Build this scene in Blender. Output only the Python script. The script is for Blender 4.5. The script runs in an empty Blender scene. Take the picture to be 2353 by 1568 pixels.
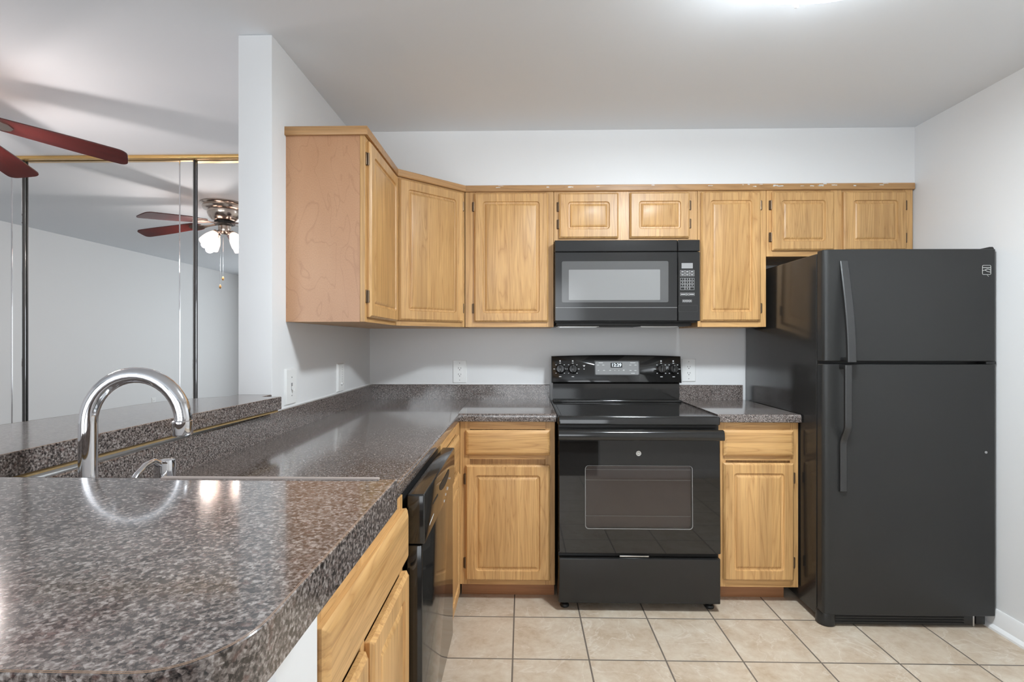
import bpy, bmesh, math, random
from mathutils import Vector, Matrix
random.seed(7)
PI = math.pi
sc = bpy.context.scene

# ------------------------------------------------------------------ camera
cam_d = bpy.data.cameras.new('camera')
cam = bpy.data.objects.new('camera', cam_d)
sc.collection.objects.link(cam)
cam.location = (0, 0, 1.26)
cam.rotation_euler = (PI / 2, 0, math.radians(1.194))
cam_d.sensor_width = 36
cam_d.lens = 36 * 1175 / 2353
cam_d.clip_start = 0.02
sc.camera = cam

# ------------------------------------------------------------------ world, lights, exposure
sc.view_settings.view_transform = 'Standard'
sc.view_settings.look = 'None'
sc.view_settings.exposure = 0.08
sc.view_settings.gamma = 1.0
sc.view_settings.use_curve_mapping = False
sc.cycles.max_bounces = 14
sc.cycles.diffuse_bounces = 8
sc.cycles.glossy_bounces = 8
sc.cycles.transmission_bounces = 10
sc.cycles.transparent_max_bounces = 16
sc.cycles.sample_clamp_indirect = 8

w = bpy.data.worlds.new('world')
sc.world = w
w.use_nodes = True
w.node_tree.nodes['Background'].inputs[0].default_value = (0.86, 0.93, 1.0, 1)
w.node_tree.nodes['Background'].inputs[1].default_value = 2.0


def light(name, kind, loc, energy, color=(1, 1, 1), rot=(0, 0, 0), size=0.1, size_y=None):
    d = bpy.data.lights.new(name, kind)
    d.energy = energy
    d.color = color
    if kind == 'AREA':
        d.size = size
        if size_y:
            d.shape = 'RECTANGLE'
            d.size_y = size_y
    else:
        d.shadow_soft_size = size
    o = bpy.data.objects.new(name, d)
    o.location = loc
    o.rotation_euler = rot
    sc.collection.objects.link(o)
    return o


# added fill lamps, set at two made-up windows unseen behind the camera
light('window_daylight', 'AREA', (-2.4, -2.58, 1.25), 44, (0.93, 0.97, 1.0), (PI / 2, 0, 0), 2.6, 1.9)
light('dining_window_daylight', 'AREA', (0.1, -2.58, 1.3), 20, (0.93, 0.97, 1.0), (PI / 2, 0, 0), 1.6, 1.7)


# ------------------------------------------------------------------ materials
def new_mat(name):
    m = bpy.data.materials.new(name)
    m.use_nodes = True
    nt = m.node_tree
    return m, nt, nt.nodes['Principled BSDF']


def simple(name, col, rough=0.5, metal=0.0, spec=0.5, bump=None, emit=None, coat=0.0):
    m, nt, b = new_mat(name)
    b.inputs['Base Color'].default_value = (*col, 1)
    b.inputs['Roughness'].default_value = rough
    b.inputs['Metallic'].default_value = metal
    b.inputs['Specular IOR Level'].default_value = spec
    b.inputs['Coat Weight'].default_value = coat
    if emit:
        b.inputs['Emission Color'].default_value = (*emit[0], 1)
        b.inputs['Emission Strength'].default_value = emit[1]
    if bump:
        tc = nt.nodes.new('ShaderNodeTexCoord')
        n = nt.nodes.new('ShaderNodeTexNoise')
        n.inputs['Scale'].default_value = bump[0]
        n.inputs['Detail'].default_value = 3
        nt.links.new(tc.outputs['Object'], n.inputs['Vector'])
        bp = nt.nodes.new('ShaderNodeBump')
        bp.inputs['Strength'].default_value = bump[1]
        bp.inputs['Distance'].default_value = bump[2]
        nt.links.new(n.outputs['Fac'], bp.inputs['Height'])
        nt.links.new(bp.outputs['Normal'], b.inputs['Normal'])
    return m


class G:
    """tiny node graph helper"""
    def __init__(s, nt):
        s.nt = nt

    def node(s, t, **kw):
        n = s.nt.nodes.new(t)
        for k, v in kw.items():
            setattr(n, k, v)
        return n

    def link(s, a, b):
        s.nt.links.new(a, b)

    def put(s, sock, v):
        if hasattr(v, 'is_output'):
            s.link(v, sock)
        else:
            sock.default_value = v

    def math(s, op, a, b=0.0, c=None):
        n = s.node('ShaderNodeMath', operation=op)
        s.put(n.inputs[0], a)
        s.put(n.inputs[1], b)
        if c is not None:
            s.put(n.inputs[2], c)
        return n.outputs[0]

    def vmath(s, op, a, b):
        n = s.node('ShaderNodeVectorMath', operation=op)
        s.put(n.inputs[0], a)
        s.put(n.inputs[1], b)
        return n.outputs[0]

    def noise(s, vec, scale, detail=2.0, rough=0.5, dist=0.0):
        n = s.node('ShaderNodeTexNoise')
        s.put(n.inputs['Vector'], vec)
        n.inputs['Scale'].default_value = scale
        n.inputs['Detail'].default_value = detail
        n.inputs['Roughness'].default_value = rough
        n.inputs['Distortion'].default_value = dist
        return n.outputs['Fac']

    def ramp(s, fac, stops, interp='LINEAR'):
        n = s.node('ShaderNodeValToRGB')
        s.put(n.inputs[0], fac)
        r = n.color_ramp
        r.interpolation = interp
        while len(r.elements) < len(stops):
            r.elements.new(0.5)
        for e, (p, c) in zip(r.elements, stops):
            e.position = p
            e.color = (*c, 1) if len(c) == 3 else c
        return n.outputs[0]

    def mix(s, fac, a, b, blend='MIX'):
        n = s.node('ShaderNodeMix', data_type='RGBA', blend_type=blend)
        s.put(n.inputs[0], fac)
        for sock, v in ((n.inputs[6], a), (n.inputs[7], b)):
            s.put(sock, (*v, 1) if isinstance(v, tuple) and len(v) == 3 else v)
        return n.outputs[2]

    def bump(s, h, strength, dist):
        n = s.node('ShaderNodeBump')
        n.inputs['Strength'].default_value = strength
        n.inputs['Distance'].default_value = dist
        s.link(h, n.inputs['Height'])
        return n.outputs['Normal']


def wood(name, light_c, dark_c, axis='Z', strips=0.062, strip_amt=0.085, rough=0.40, coat=0.04, pores=0.13):
    m, nt, b = new_mat(name)
    g = G(nt)
    tc = g.node('ShaderNodeTexCoord')
    oi = g.node('ShaderNodeObjectInfo')
    off = g.node('ShaderNodeCombineXYZ')
    r = oi.outputs['Random']
    g.put(off.inputs[0], g.math('MULTIPLY', r, 13.7))
    g.put(off.inputs[1], g.math('MULTIPLY', r, 29.1))
    g.put(off.inputs[2], g.math('MULTIPLY', r, 41.3))
    v = g.vmath('ADD', tc.outputs['Object'], off.outputs[0])
    sep = g.node('ShaderNodeSeparateXYZ')
    g.link(v, sep.inputs[0])
    X, Y, Z = sep.outputs
    if axis == 'X':
        X, Z = Z, X          # grain runs along local x
    comb = g.node('ShaderNodeCombineXYZ')
    # strip index across the grain
    sidx = g.math('FLOOR', g.math('DIVIDE', g.math('ADD', X, g.math('MULTIPLY', Y, 0.6)), strips))
    wn = g.node('ShaderNodeTexWhiteNoise', noise_dimensions='1D')
    g.put(wn.inputs['W'], sidx)
    g.put(comb.inputs[0], X)
    g.put(comb.inputs[1], Y)
    g.put(comb.inputs[2], g.math('ADD', g.math('MULTIPLY', Z, 0.055), g.math('MULTIPLY', wn.outputs['Value'], 3.0)))
    vv = comb.outputs[0]
    n1 = g.noise(vv, 34, 5, 0.6, 0.6)
    n2 = g.noise(vv, 9, 3, 0.55, 1.2)
    rings = g.math('ABSOLUTE', g.math('SINE', g.math('MULTIPLY', n2, 42)))
    rings = g.math('POWER', rings, 0.45)
    comb2 = g.node('ShaderNodeCombineXYZ')
    g.put(comb2.inputs[0], X)
    g.put(comb2.inputs[1], Y)
    g.put(comb2.inputs[2], g.math('MULTIPLY', Z, 0.03))
    fine = g.noise(comb2.outputs[0], 260, 2, 0.6)
    f = g.math('ADD', g.math('MULTIPLY', n1, 0.60), g.math('MULTIPLY', rings, 0.26))
    col = g.ramp(f, [(0.24, dark_c), (0.46, tuple(0.5 * (a + c) for a, c in zip(light_c, dark_c))), (0.68, light_c)])
    tone = g.math('ADD', 1.0 - strip_amt, g.math('MULTIPLY', wn.outputs['Value'], 2 * strip_amt))
    hsv = g.node('ShaderNodeHueSaturation')
    g.put(hsv.inputs['Value'], tone)
    g.link(col, hsv.inputs['Color'])
    pf = g.ramp(fine, [(0.30, (1 - pores,) * 3), (0.48, (1, 1, 1))])
    col = g.mix(1.0, hsv.outputs[0], pf, 'MULTIPLY')
    g.link(col, b.inputs['Base Color'])
    b.inputs['Roughness'].default_value = rough
    b.inputs['Coat Weight'].default_value = coat
    b.inputs['Coat Roughness'].default_value = 0.2
    g.link(g.bump(fine, 0.06, 0.001), b.inputs['Normal'])
    return m


def plywood(name):
    m, nt, b = new_mat(name)
    g = G(nt)
    tc = g.node('ShaderNodeTexCoord')
    mp = g.node('ShaderNodeMapping')
    mp.inputs['Scale'].default_value = (1, 1, 0.45)
    g.link(tc.outputs['Object'], mp.inputs['Vector'])
    n = g.noise(mp.outputs[0], 6.5, 2.5, 0.5, 0.5)
    line = g.math('ABSOLUTE', g.math('SUBTRACT', g.math('FRACT', g.math('MULTIPLY', n, 9.0)), 0.5))
    lf = g.ramp(line, [(0.0, (0.88, 0.85, 0.83)), (0.07, (1, 1, 1))])
    base = g.ramp(g.noise(mp.outputs[0], 4, 3, 0.5), [(0.3, (0.47, 0.245, 0.125)), (0.7, (0.56, 0.32, 0.18))])
    fine = g.noise(mp.outputs[0], 420, 2, 0.5)
    ff = g.ramp(fine, [(0.3, (0.88, 0.86, 0.85)), (0.6, (1, 1, 1))])
    c = g.mix(1.0, g.mix(1.0, base, lf, 'MULTIPLY'), ff, 'MULTIPLY')
    g.link(c, b.inputs['Base Color'])
    b.inputs['Roughness'].default_value = 0.36
    b.inputs['Specular IOR Level'].default_value = 0.5
    return m


def laminate(name):
    m, nt, b = new_mat(name)
    g = G(nt)
    geo = g.node('ShaderNodeNewGeometry')
    pos = geo.outputs['Position']
    n1 = g.noise(pos, 250, 3, 0.55, 0.25)
    vo = g.node('ShaderNodeTexVoronoi')
    vo.inputs['Scale'].default_value = 300
    g.link(pos, vo.inputs['Vector'])
    sepc = g.node('ShaderNodeSeparateColor')
    g.link(vo.outputs['Color'], sepc.inputs[0])
    f = g.math('ADD', g.math('MULTIPLY', n1, 0.80), g.math('MULTIPLY', sepc.outputs[0], 0.20))
    col = g.ramp(f, [(0.34, (0.018, 0.016, 0.016)), (0.43, (0.065, 0.053, 0.048)), (0.50, (0.140, 0.114, 0.103)),
                     (0.57, (0.205, 0.172, 0.157)), (0.67, (0.36, 0.325, 0.305))])
    tint = g.noise(pos, 120, 2, 0.5)
    col = g.mix(g.ramp(tint, [(0.58, (0, 0, 0)), (0.74, (0.4, 0.4, 0.4))]), col, (0.17, 0.085, 0.070))
    g.link(col, b.inputs['Base Color'])
    b.inputs['Roughness'].default_value = 0.13
    b.inputs['Specular IOR Level'].default_value = 0.6
    b.inputs['Coat Weight'].default_value = 0.45
    b.inputs['Coat Roughness'].default_value = 0.07
    g.link(g.bump(g.noise(pos, 500, 2, 0.5), 0.02, 0.0004), b.inputs['Normal'])
    return m


def tile_floor(name):
    m, nt, b = new_mat(name)
    g = G(nt)
    geo = g.node('ShaderNodeNewGeometry')
    pos = geo.outputs['Position']
    mp = g.node('ShaderNodeMapping')
    mp.inputs['Location'].default_value = (0.042 - 0.0025 + 0.302 * 10, -2.331 + 0.308 * 20 - 0.0025, 0)
    g.link(pos, mp.inputs['Vector'])
    br = g.node('ShaderNodeTexBrick', offset=0.0, squash=1.0)
    br.inputs['Scale'].default_value = 1
    br.inputs['Brick Width'].default_value = 0.302
    br.inputs['Row Height'].default_value = 0.308
    br.inputs['Mortar Size'].default_value = 0.0036
    br.inputs['Mortar Smooth'].default_value = 0.25
    br.inputs['Color1'].default_value = (0.0, 0.0, 0.0, 1)
    br.inputs['Color2'].default_value = (1, 1, 1, 1)
    br.inputs['Mortar'].default_value = (0.5, 0.5, 0.5, 1)
    g.link(mp.outputs[0], br.inputs['Vector'])
    offs = g.vmath('SCALE', br.outputs['Color'], (0, 0, 0))
    offs.node.inputs['Scale'].default_value = 7.0
    pv = g.vmath('ADD', pos, offs)
    n1 = g.noise(pv, 7, 6, 0.62, 0.5)
    n2 = g.noise(pv, 32, 5, 0.65, 0.4)
    base = g.ramp(g.math('ADD', g.math('MULTIPLY', n1, 0.6), g.math('MULTIPLY', n2, 0.4)),
                  [(0.32, (0.42, 0.315, 0.215)), (0.47, (0.53, 0.43, 0.325)), (0.60, (0.60, 0.515, 0.41)), (0.74, (0.68, 0.61, 0.52))])
    vein = g.math('ABSOLUTE', g.math('SUBTRACT', g.noise(pv, 3.4, 5, 0.55, 1.0), 0.5))
    vf = g.ramp(vein, [(0.0, (1, 1, 1)), (0.010, (0, 0, 0))])
    base = g.mix(g.math('MULTIPLY', vf, 0.45), base, (0.72, 0.66, 0.58))
    col = g.mix(br.outputs['Fac'], base, (0.155, 0.128, 0.105))
    g.link(col, b.inputs['Base Color'])
    b.inputs['Roughness'].default_value = 0.42
    h = g.math('SUBTRACT', g.math('MULTIPLY', n2, 0.22), br.outputs['Fac'])
    g.link(g.bump(h, 0.5, 0.003), b.inputs['Normal'])
    return m


def pane(name, tint, alpha_mix, gloss_rough=0.03):
    """tinted see-through glass: transparent, with a clear reflection on top"""
    m = bpy.data.materials.new(name)
    m.use_nodes = True
    nt = m.node_tree
    g = G(nt)
    nt.nodes.remove(nt.nodes['Principled BSDF'])
    out = nt.nodes['Material Output']
    tr = g.node('ShaderNodeBsdfTransparent')
    tr.inputs[0].default_value = (*tint, 1)
    df = g.node('ShaderNodeBsdfDiffuse')
    df.inputs[0].default_value = (0.02, 0.018, 0.017, 1)
    mx = g.node('ShaderNodeMixShader')
    mx.inputs[0].default_value = alpha_mix
    g.link(tr.outputs[0], mx.inputs[1])
    g.link(df.outputs[0], mx.inputs[2])
    gl = g.node('ShaderNodeBsdfGlossy')
    gl.inputs['Roughness'].default_value = gloss_rough
    fr = g.node('ShaderNodeFresnel')
    fr.inputs[0].default_value = 1.5
    mx2 = g.node('ShaderNodeMixShader')
    g.link(fr.outputs[0], mx2.inputs[0])
    g.link(mx.outputs[0], mx2.inputs[1])
    g.link(gl.outputs[0], mx2.inputs[2])
    g.link(mx2.outputs[0], out.inputs[0])
    return m


def frosted(name, col, emit, through=0.35):
    m = bpy.data.materials.new(name)
    m.use_nodes = True
    nt = m.node_tree
    g = G(nt)
    nt.nodes.remove(nt.nodes['Principled BSDF'])
    out = nt.nodes['Material Output']
    tl = g.node('ShaderNodeBsdfTranslucent')
    tl.inputs[0].default_value = (*col, 1)
    df = g.node('ShaderNodeBsdfDiffuse')
    df.inputs[0].default_value = (*col, 1)
    m1 = g.node('ShaderNodeMixShader')
    m1.inputs[0].default_value = 0.5
    g.link(tl.outputs[0], m1.inputs[1])
    g.link(df.outputs[0], m1.inputs[2])
    tp = g.node('ShaderNodeBsdfTransparent')
    tp.inputs[0].default_value = (*col, 1)
    m2 = g.node('ShaderNodeMixShader')
    m2.inputs[0].default_value = through
    g.link(m1.outputs[0], m2.inputs[1])
    g.link(tp.outputs[0], m2.inputs[2])
    if emit:
        em = g.node('ShaderNodeEmission')
        em.inputs[0].default_value = (*emit[0], 1)
        em.inputs[1].default_value = emit[1]
        ad = g.node('ShaderNodeAddShader')
        g.link(m2.outputs[0], ad.inputs[0])
        g.link(em.outputs[0], ad.inputs[1])
        g.link(ad.outputs[0], out.inputs[0])
    else:
        g.link(m2.outputs[0], out.inputs[0])
    return m


WL, WD = (0.655, 0.392, 0.160), (0.38, 0.193, 0.065)
M = {
    'wall': simple('wall_paint', (0.755, 0.757, 0.760), 0.55, bump=(260, 0.10, 0.0008)),
    'ceiling': simple('ceiling_paint', (0.775, 0.805, 0.840), 0.8, bump=(300, 0.12, 0.001)),
    'white': simple('white_trim_paint', (0.84, 0.84, 0.84), 0.35),
    'plastic': simple('white_plastic', (0.84, 0.84, 0.83), 0.3),
    'slot': simple('dark_slot', (0.03, 0.03, 0.03), 0.6),
    'wood_v': wood('honey_wood_upright_grain', WL, WD, 'Z'),
    'wood_h': wood('honey_wood_level_grain', WL, WD, 'X'),
    'wood_trim': wood('brown_trim_wood', (0.52, 0.295, 0.125), (0.30, 0.150, 0.055), 'X'),
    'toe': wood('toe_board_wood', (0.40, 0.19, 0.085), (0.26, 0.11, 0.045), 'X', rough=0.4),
    'ply': plywood('maple_plywood'),
    'cherry': wood('cherry_blade_wood', (0.078, 0.013, 0.011), (0.030, 0.007, 0.008), 'X', strips=0.5, strip_amt=0.0, rough=0.25, coat=0.3),
    'laminate': laminate('speckled_laminate'),
    'chipboard': simple('raw_edge_board', (0.30, 0.20, 0.085), 0.7, bump=(200, 0.3, 0.002)),
    'seam': simple('brown_seam', (0.27, 0.17, 0.11), 0.5),
    'lip': simple('beige_edge_trim', (0.34, 0.285, 0.255), 0.5),
    'tile': tile_floor('beige_floor_tile'),
    'carpet': simple('brown_carpet', (0.11, 0.085, 0.07), 0.95, bump=(900, 0.8, 0.01)),
    'chrome': simple('chrome', (0.72, 0.72, 0.74), 0.06, 1.0),
    'steel': simple('stainless_steel', (0.55, 0.55, 0.55), 0.28, 1.0),
    'nickel': simple('brushed_nickel', (0.62, 0.53, 0.47), 0.2, 1.0),
    'bronze': simple('antique_hinge_metal', (0.13, 0.085, 0.05), 0.35, 0.7),
    'gloss': simple('gloss_black_enamel', (0.013, 0.0125, 0.012), 0.09, spec=0.6),
    'ovenblack': simple('black_oven_glass', (0.010, 0.0095, 0.009), 0.03, spec=0.6),
    'black': simple('satin_black', (0.015, 0.0145, 0.014), 0.25, spec=0.45),
    'deep': simple('matt_black', (0.010, 0.010, 0.010), 0.5),
    'fridge': simple('pebbled_black_steel', (0.021, 0.021, 0.0205), 0.36, spec=0.34, bump=(900, 0.16, 0.0006)),
    'handle': simple('grey_black_handle', (0.032, 0.032, 0.032), 0.42, spec=0.4),
    'fridge_side': simple('smooth_black_side', (0.020, 0.019, 0.018), 0.17, bump=(700, 0.05, 0.0005)),
    'mw': simple('microwave_black', (0.022, 0.022, 0.022), 0.13),
    'mw_window': simple('microwave_screen_grey', (0.25, 0.25, 0.25), 0.12, bump=(1500, 0.05, 0.0003)),
    'mw_surround': simple('microwave_window_surround', (0.105, 0.105, 0.105), 0.12),
    'lcd': simple('grey_display', (0.30, 0.30, 0.30), 0.25),
    'print': simple('printed_marking', (0.62, 0.62, 0.62), 0.5),
    'panelgrey': simple('grey_touch_panel', (0.24, 0.24, 0.24), 0.3),
    'digits': simple('lit_digits', (0.8, 0.9, 1.0), 0.5, emit=((0.75, 0.9, 1.0), 1.6)),
    'emblem': simple('silver_emblem', (0.62, 0.62, 0.60), 0.3, 0.6),
    'enamel': simple('grey_oven_enamel', (0.42, 0.37, 0.35), 0.5),
    'bead': simple('grey_window_bead', (0.20, 0.195, 0.19), 0.2),
    'wire': simple('rack_wire', (0.92, 0.92, 0.92), 0.35, 0.0),
    'ovenglass': pane('oven_glass', (0.80, 0.78, 0.77), 0.12),
    'mirror': simple('mirror_glass', (0.86, 0.875, 0.87), 0.0, 1.0),
    'brass': simple('brass_track', (0.62, 0.40, 0.15), 0.3, 0.6),
    'shade': frosted('frosted_lamp_glass', (0.95, 0.88, 0.84), ((1.0, 0.86, 0.78), 0.22), 0.2),
    'bulb': simple('lit_bulb', (1, 1, 1), 0.5, emit=((1.0, 0.85, 0.75), 3.0)),
    'bowl': frosted('white_bowl_glass', (0.90, 0.90, 0.90), None, 0.62),
    'fob': simple('wooden_fob', (0.45, 0.26, 0.10), 0.4),
    'paint_mark': simple('paint_splash', (0.7, 0.7, 0.68), 0.6),
}


# ------------------------------------------------------------------ mesh building
class MB:
    def __init__(s):
        s.v, s.f, s.m = [], [], []

    def add(s, vs, fs, mi=0):
        o = len(s.v)
        s.v += [tuple(p) for p in vs]
        s.f += [tuple(i + o for i in f) for f in fs]
        s.m += [mi] * len(fs)
        return s

    def box(s, x0, x1, y0, y1, z0, z1, bev=0.0, seg=2, mi=0):
        x0, x1 = min(x0, x1), max(x0, x1)
        y0, y1 = min(y0, y1), max(y0, y1)
        z0, z1 = min(z0, z1), max(z0, z1)
        vs = [(x, y, z) for z in (z0, z1) for y in (y0, y1) for x in (x0, x1)]
        fs = [(0, 2, 3, 1), (4, 5, 7, 6), (0, 1, 5, 4), (1, 3, 7, 5), (3, 2, 6, 7), (2, 0, 4, 6)]
        if bev <= 0:
            return s.add(vs, fs, mi)
        bm = bmesh.new()
        bv = [bm.verts.new(p) for p in vs]
        for f in fs:
            bm.faces.new([bv[i] for i in f])
        bmesh.ops.bevel(bm, geom=bm.edges[:], offset=bev, segments=seg, profile=0.5, affect='EDGES')
        return s.from_bm(bm, mi)

    def from_bm(s, bm, mi=0, mat=None):
        bm.verts.index_update()
        vs = [(mat @ v.co if mat else v.co.copy()) for v in bm.verts]
        fs = [[v.index for v in f.verts] for f in bm.faces]
        bm.free()
        return s.add(vs, fs, mi)

    def loops(s, loops, cap0=True, cap1=True, mi=0, closed=True):
        n = len(loops[0])
        vs = [p for l in loops for p in l]
        fs = []
        for k in range(len(loops) - 1):
            for i in range(n if closed else n - 1):
                j = (i + 1) % n
                fs.append((k * n + i, k * n + j, (k + 1) * n + j, (k + 1) * n + i))
        if cap0:
            fs.append(tuple(range(n - 1, -1, -1)))
        if cap1:
            fs.append(tuple((len(loops) - 1) * n + i for i in range(n)))
        return s.add(vs, fs, mi)

    def prism(s, pts, a0, a1, axis='z', mi=0):
        def P(p, a):
            return {'z': (p[0], p[1], a), 'y': (p[0], a, p[1]), 'x': (a, p[0], p[1])}[axis]
        return s.loops([[P(p, a0) for p in pts], [P(p, a1) for p in pts]], mi=mi)

    def cyl(s, p0, p1, r0, r1=None, n=24, mi=0):
        return s.tube([p0, p1], [r0, r0 if r1 is None else r1], n, mi)

    def tube(s, path, radii, n=16, mi=0, caps=True):
        path = [Vector(p) for p in path]
        if not isinstance(radii, (list, tuple)):
            radii = [radii] * len(path)
        t = (path[1] - path[0]).normalized()
        up = Vector((0, 0, 1)) if abs(t.z) < 0.9 else Vector((1, 0, 0))
        a = t.cross(up).normalized()
        ls = []
        for i, p in enumerate(path):
            if i == 0:
                t = path[1] - path[0]
            elif i == len(path) - 1:
                t = path[-1] - path[-2]
            else:
                t = (path[i + 1] - path[i]).normalized() + (path[i] - path[i - 1]).normalized()
            if t.length < 1e-9:
                t = Vector((0, 0, 1))
            t.normalize()
            a = (a - t * a.dot(t)).normalized()
            b = t.cross(a)
            ls.append([p + (a * math.cos(2 * PI * k / n) + b * math.sin(2 * PI * k / n)) * radii[i] for k in range(n)])
        return s.loops(ls, caps, caps, mi)

    def lathe(s, prof, center=(0, 0, 0), mat=None, n=40, cap0=False, cap1=False, mi=0):
        c = Vector(center)
        ls = []
        for r, z in prof:
            l = []
            for k in range(n):
                p = Vector((r * math.cos(2 * PI * k / n), r * math.sin(2 * PI * k / n), z))
                if mat:
                    p = mat @ p
                l.append(p + c)
            ls.append(l)
        return s.loops(ls, cap0, cap1, mi)

    def build(s, name, mats, parent=None, smooth=35):
        me = bpy.data.meshes.new(name)
        me.from_pydata([tuple(p) for p in s.v], [], s.f)
        if not isinstance(mats, (list, tuple)):
            mats = [mats]
        for m in mats:
            me.materials.append(m)
        for p, mi in zip(me.polygons, s.m):
            p.material_index = mi
        bm = bmesh.new()
        bm.from_mesh(me)
        bmesh.ops.recalc_face_normals(bm, faces=bm.faces[:])
        bm.to_mesh(me)
        bm.free()
        if smooth:
            for p in me.polygons:
                p.use_smooth = True
            me.set_sharp_from_angle(angle=math.radians(smooth))
        o = bpy.data.objects.new(name, me)
        sc.collection.objects.link(o)
        if parent:
            o.parent = parent
        return o


def rrect(x0, x1, z0, z1, r, n=5):
    r = max(r, 1e-5)
    pts = []
    for cx, cz, a0 in ((x1 - r, z0 + r, -90), (x1 - r, z1 - r, 0), (x0 + r, z1 - r, 90), (x0 + r, z0 + r, 180)):
        for k in range(n + 1):
            a = math.radians(a0 + 90 * k / n)
            pts.append((cx + r * math.cos(a), cz + r * math.sin(a)))
    return pts


def panel(mb, x0, x1, z0, z1, prof, r0=0.002, mi=0, n=5):
    """nested rounded rectangles facing -y; prof = (inset, y, corner radius)"""
    ls = []
    for ins, y, r in prof:
        ls.append([(px, y, pz) for px, pz in rrect(x0 + ins, x1 - ins, z0 + ins, z1 - ins, r, n)])
    return mb.loops(ls, mi=mi)


def thing(name, label, cat, loc=(0, 0, 0), rotz=0.0, group=None):
    o = bpy.data.objects.new(name, None)
    o.empty_display_size = 0.05
    sc.collection.objects.link(o)
    o.location = loc
    o.rotation_euler = (0, 0, rotz)
    return tag(o, label, cat, group)


def tag(o, label, cat, group=None):
    o['label'] = label
    o['category'] = cat
    o['kind'] = 'thing'
    if group:
        o['group'] = group
    return o


def struct(name, mb, mat, parent=None, label=None, smooth=35):
    o = mb.build(name, mat, parent, smooth)
    o['kind'] = 'structure'
    if label:
        o['label'] = label
    return o


def text_mesh(name, body, size, mat, parent, loc, rot=(PI / 2, 0, 0), depth=0.0004, align='CENTER'):
    cu = bpy.data.curves.new(name, 'FONT')
    cu.body = body
    cu.size = size
    cu.extrude = depth
    cu.align_x = align
    cu.align_y = 'CENTER'
    tmp = bpy.data.objects.new(name + '_tmp', cu)
    sc.collection.objects.link(tmp)
    bpy.context.view_layer.update()
    dg = bpy.context.evaluated_depsgraph_get()
    me = bpy.data.meshes.new_from_object(tmp.evaluated_get(dg))
    bpy.data.objects.remove(tmp)
    bpy.data.curves.remove(cu)
    mt = Matrix.Translation(loc) @ Matrix.Rotation(rot[2], 4, 'Z') @ Matrix.Rotation(rot[1], 4, 'Y') @ Matrix.Rotation(rot[0], 4, 'X')
    me.transform(mt)
    me.materials.clear()
    me.materials.append(mat)
    me.name = name
    o = bpy.data.objects.new(name, me)
    sc.collection.objects.link(o)
    o.parent = parent
    return o


# ------------------------------------------------------------------ the setting
H = 2.39                      # ceiling
XL, XLo = -0.924, -1.050      # kitchen left wall: kitchen face, living room face
XR = 2.07
YB = 3.075                    # kitchen back wall
YM = 3.12                     # living room far wall
YS = 2.745                    # soffit / wall cabinet face
ZS = 2.090                    # soffit underside / wall cabinet tops
XW, YR = -4.90, -2.60

struct('floor', MB().box(XLo, XR + 0.1, -0.42, YB + 0.1, -0.1, 0), M['tile'], label='beige square ceramic tile kitchen floor')
b = MB()
b.box(XW - 0.1, XLo, -0.42, YM + 0.1, -0.1, 0.002)
b.box(XW - 0.1, XR + 0.1, YR - 0.1, -0.42, -0.1, 0.002)
struct('floor_carpet', b, M['carpet'], label='brown carpet of the living room')
struct('ceiling', MB().box(XW - 0.1, XR + 0.1, YR - 0.1, YM + 0.1, H, H + 0.1), M['ceiling'], label='flat white ceiling')
struct('wall_back', MB().box(XLo + 0.01, XR, YB, YB + 0.12, 0, H), M['wall'], label='pale grey wall behind the range')
struct('wall_soffit', MB().box(XL, XR, YS, YB, ZS, H), M['wall'], label='boxed soffit above the wall cabinets')
struct('wall_left', MB().box(XLo, XL, 1.866, YM, 0, H, 0.003, 2), M['wall'], label='wall stub at the end of the bar')
struct('wall_right', MB().box(XR, XR + 0.12, YR, YM, 0, H), M['wall'], label='pale grey wall beside the refrigerator')
struct('wall_living_far', MB().box(XW, XLo, YM, YM + 0.12, 0, H), M['wall'])
struct('wall_living_side', MB().box(XW - 0.12, XW, YR - 0.12, YM + 0.12, 0, H), M['wall'])
# rear wall with two made-up window openings for the fill light
b = MB()
for x0, x1 in ((XW, -3.7), (-1.1, -0.7), (0.9, XR)):
    b.box(x0, x1, YR - 0.12, YR, 0, H)
for x0, x1, z0, z1 in ((-3.7, -1.1, 0.30, 2.20), (-0.7, 0.9, 0.45, 2.15)):
    b.box(x0, x1, YR - 0.12, YR, 0, z0)
    b.box(x0, x1, YR - 0.12, YR, z1, H)
struct('wall_rear', b, M['wall'])
for i, (x0, x1, z0, z1) in enumerate(((-3.7, -1.1, 0.30, 2.20), (-0.7, 0.9, 0.45, 2.15))):
    b = MB()
    for xa, xb, za, zb in ((x0, x1, z0, z0 + 0.05), (x0, x1, z1 - 0.05, z1), (x0, x0 + 0.05, z0, z1), (x1 - 0.05, x1, z0, z1),
                           ((x0 + x1) / 2 - 0.025, (x0 + x1) / 2 + 0.025, z0, z1)):
        b.box(xa, xb, YR - 0.09, YR - 0.04, za, zb)
    struct('window_%d' % (i + 1), b, M['white'])  # unseen window frames, added to go with the fill lamps
struct('wall_kitchen_rear', MB().box(0.77, XR, -0.47, -0.35, 0, H), M['wall'])
b = MB()
b.box(0.76, XR, -0.35, -0.336, 0, 0.085, 0.004)
b.box(0.755, 0.77, -0.47, -0.336, 0, 0.085, 0.004)
struct('baseboard_rear', b, M['white'])
struct('baseboard_living', MB().box(XW, XR, YR, YR + 0.014, 0, 0.09, 0.004), M['white'])
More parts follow.
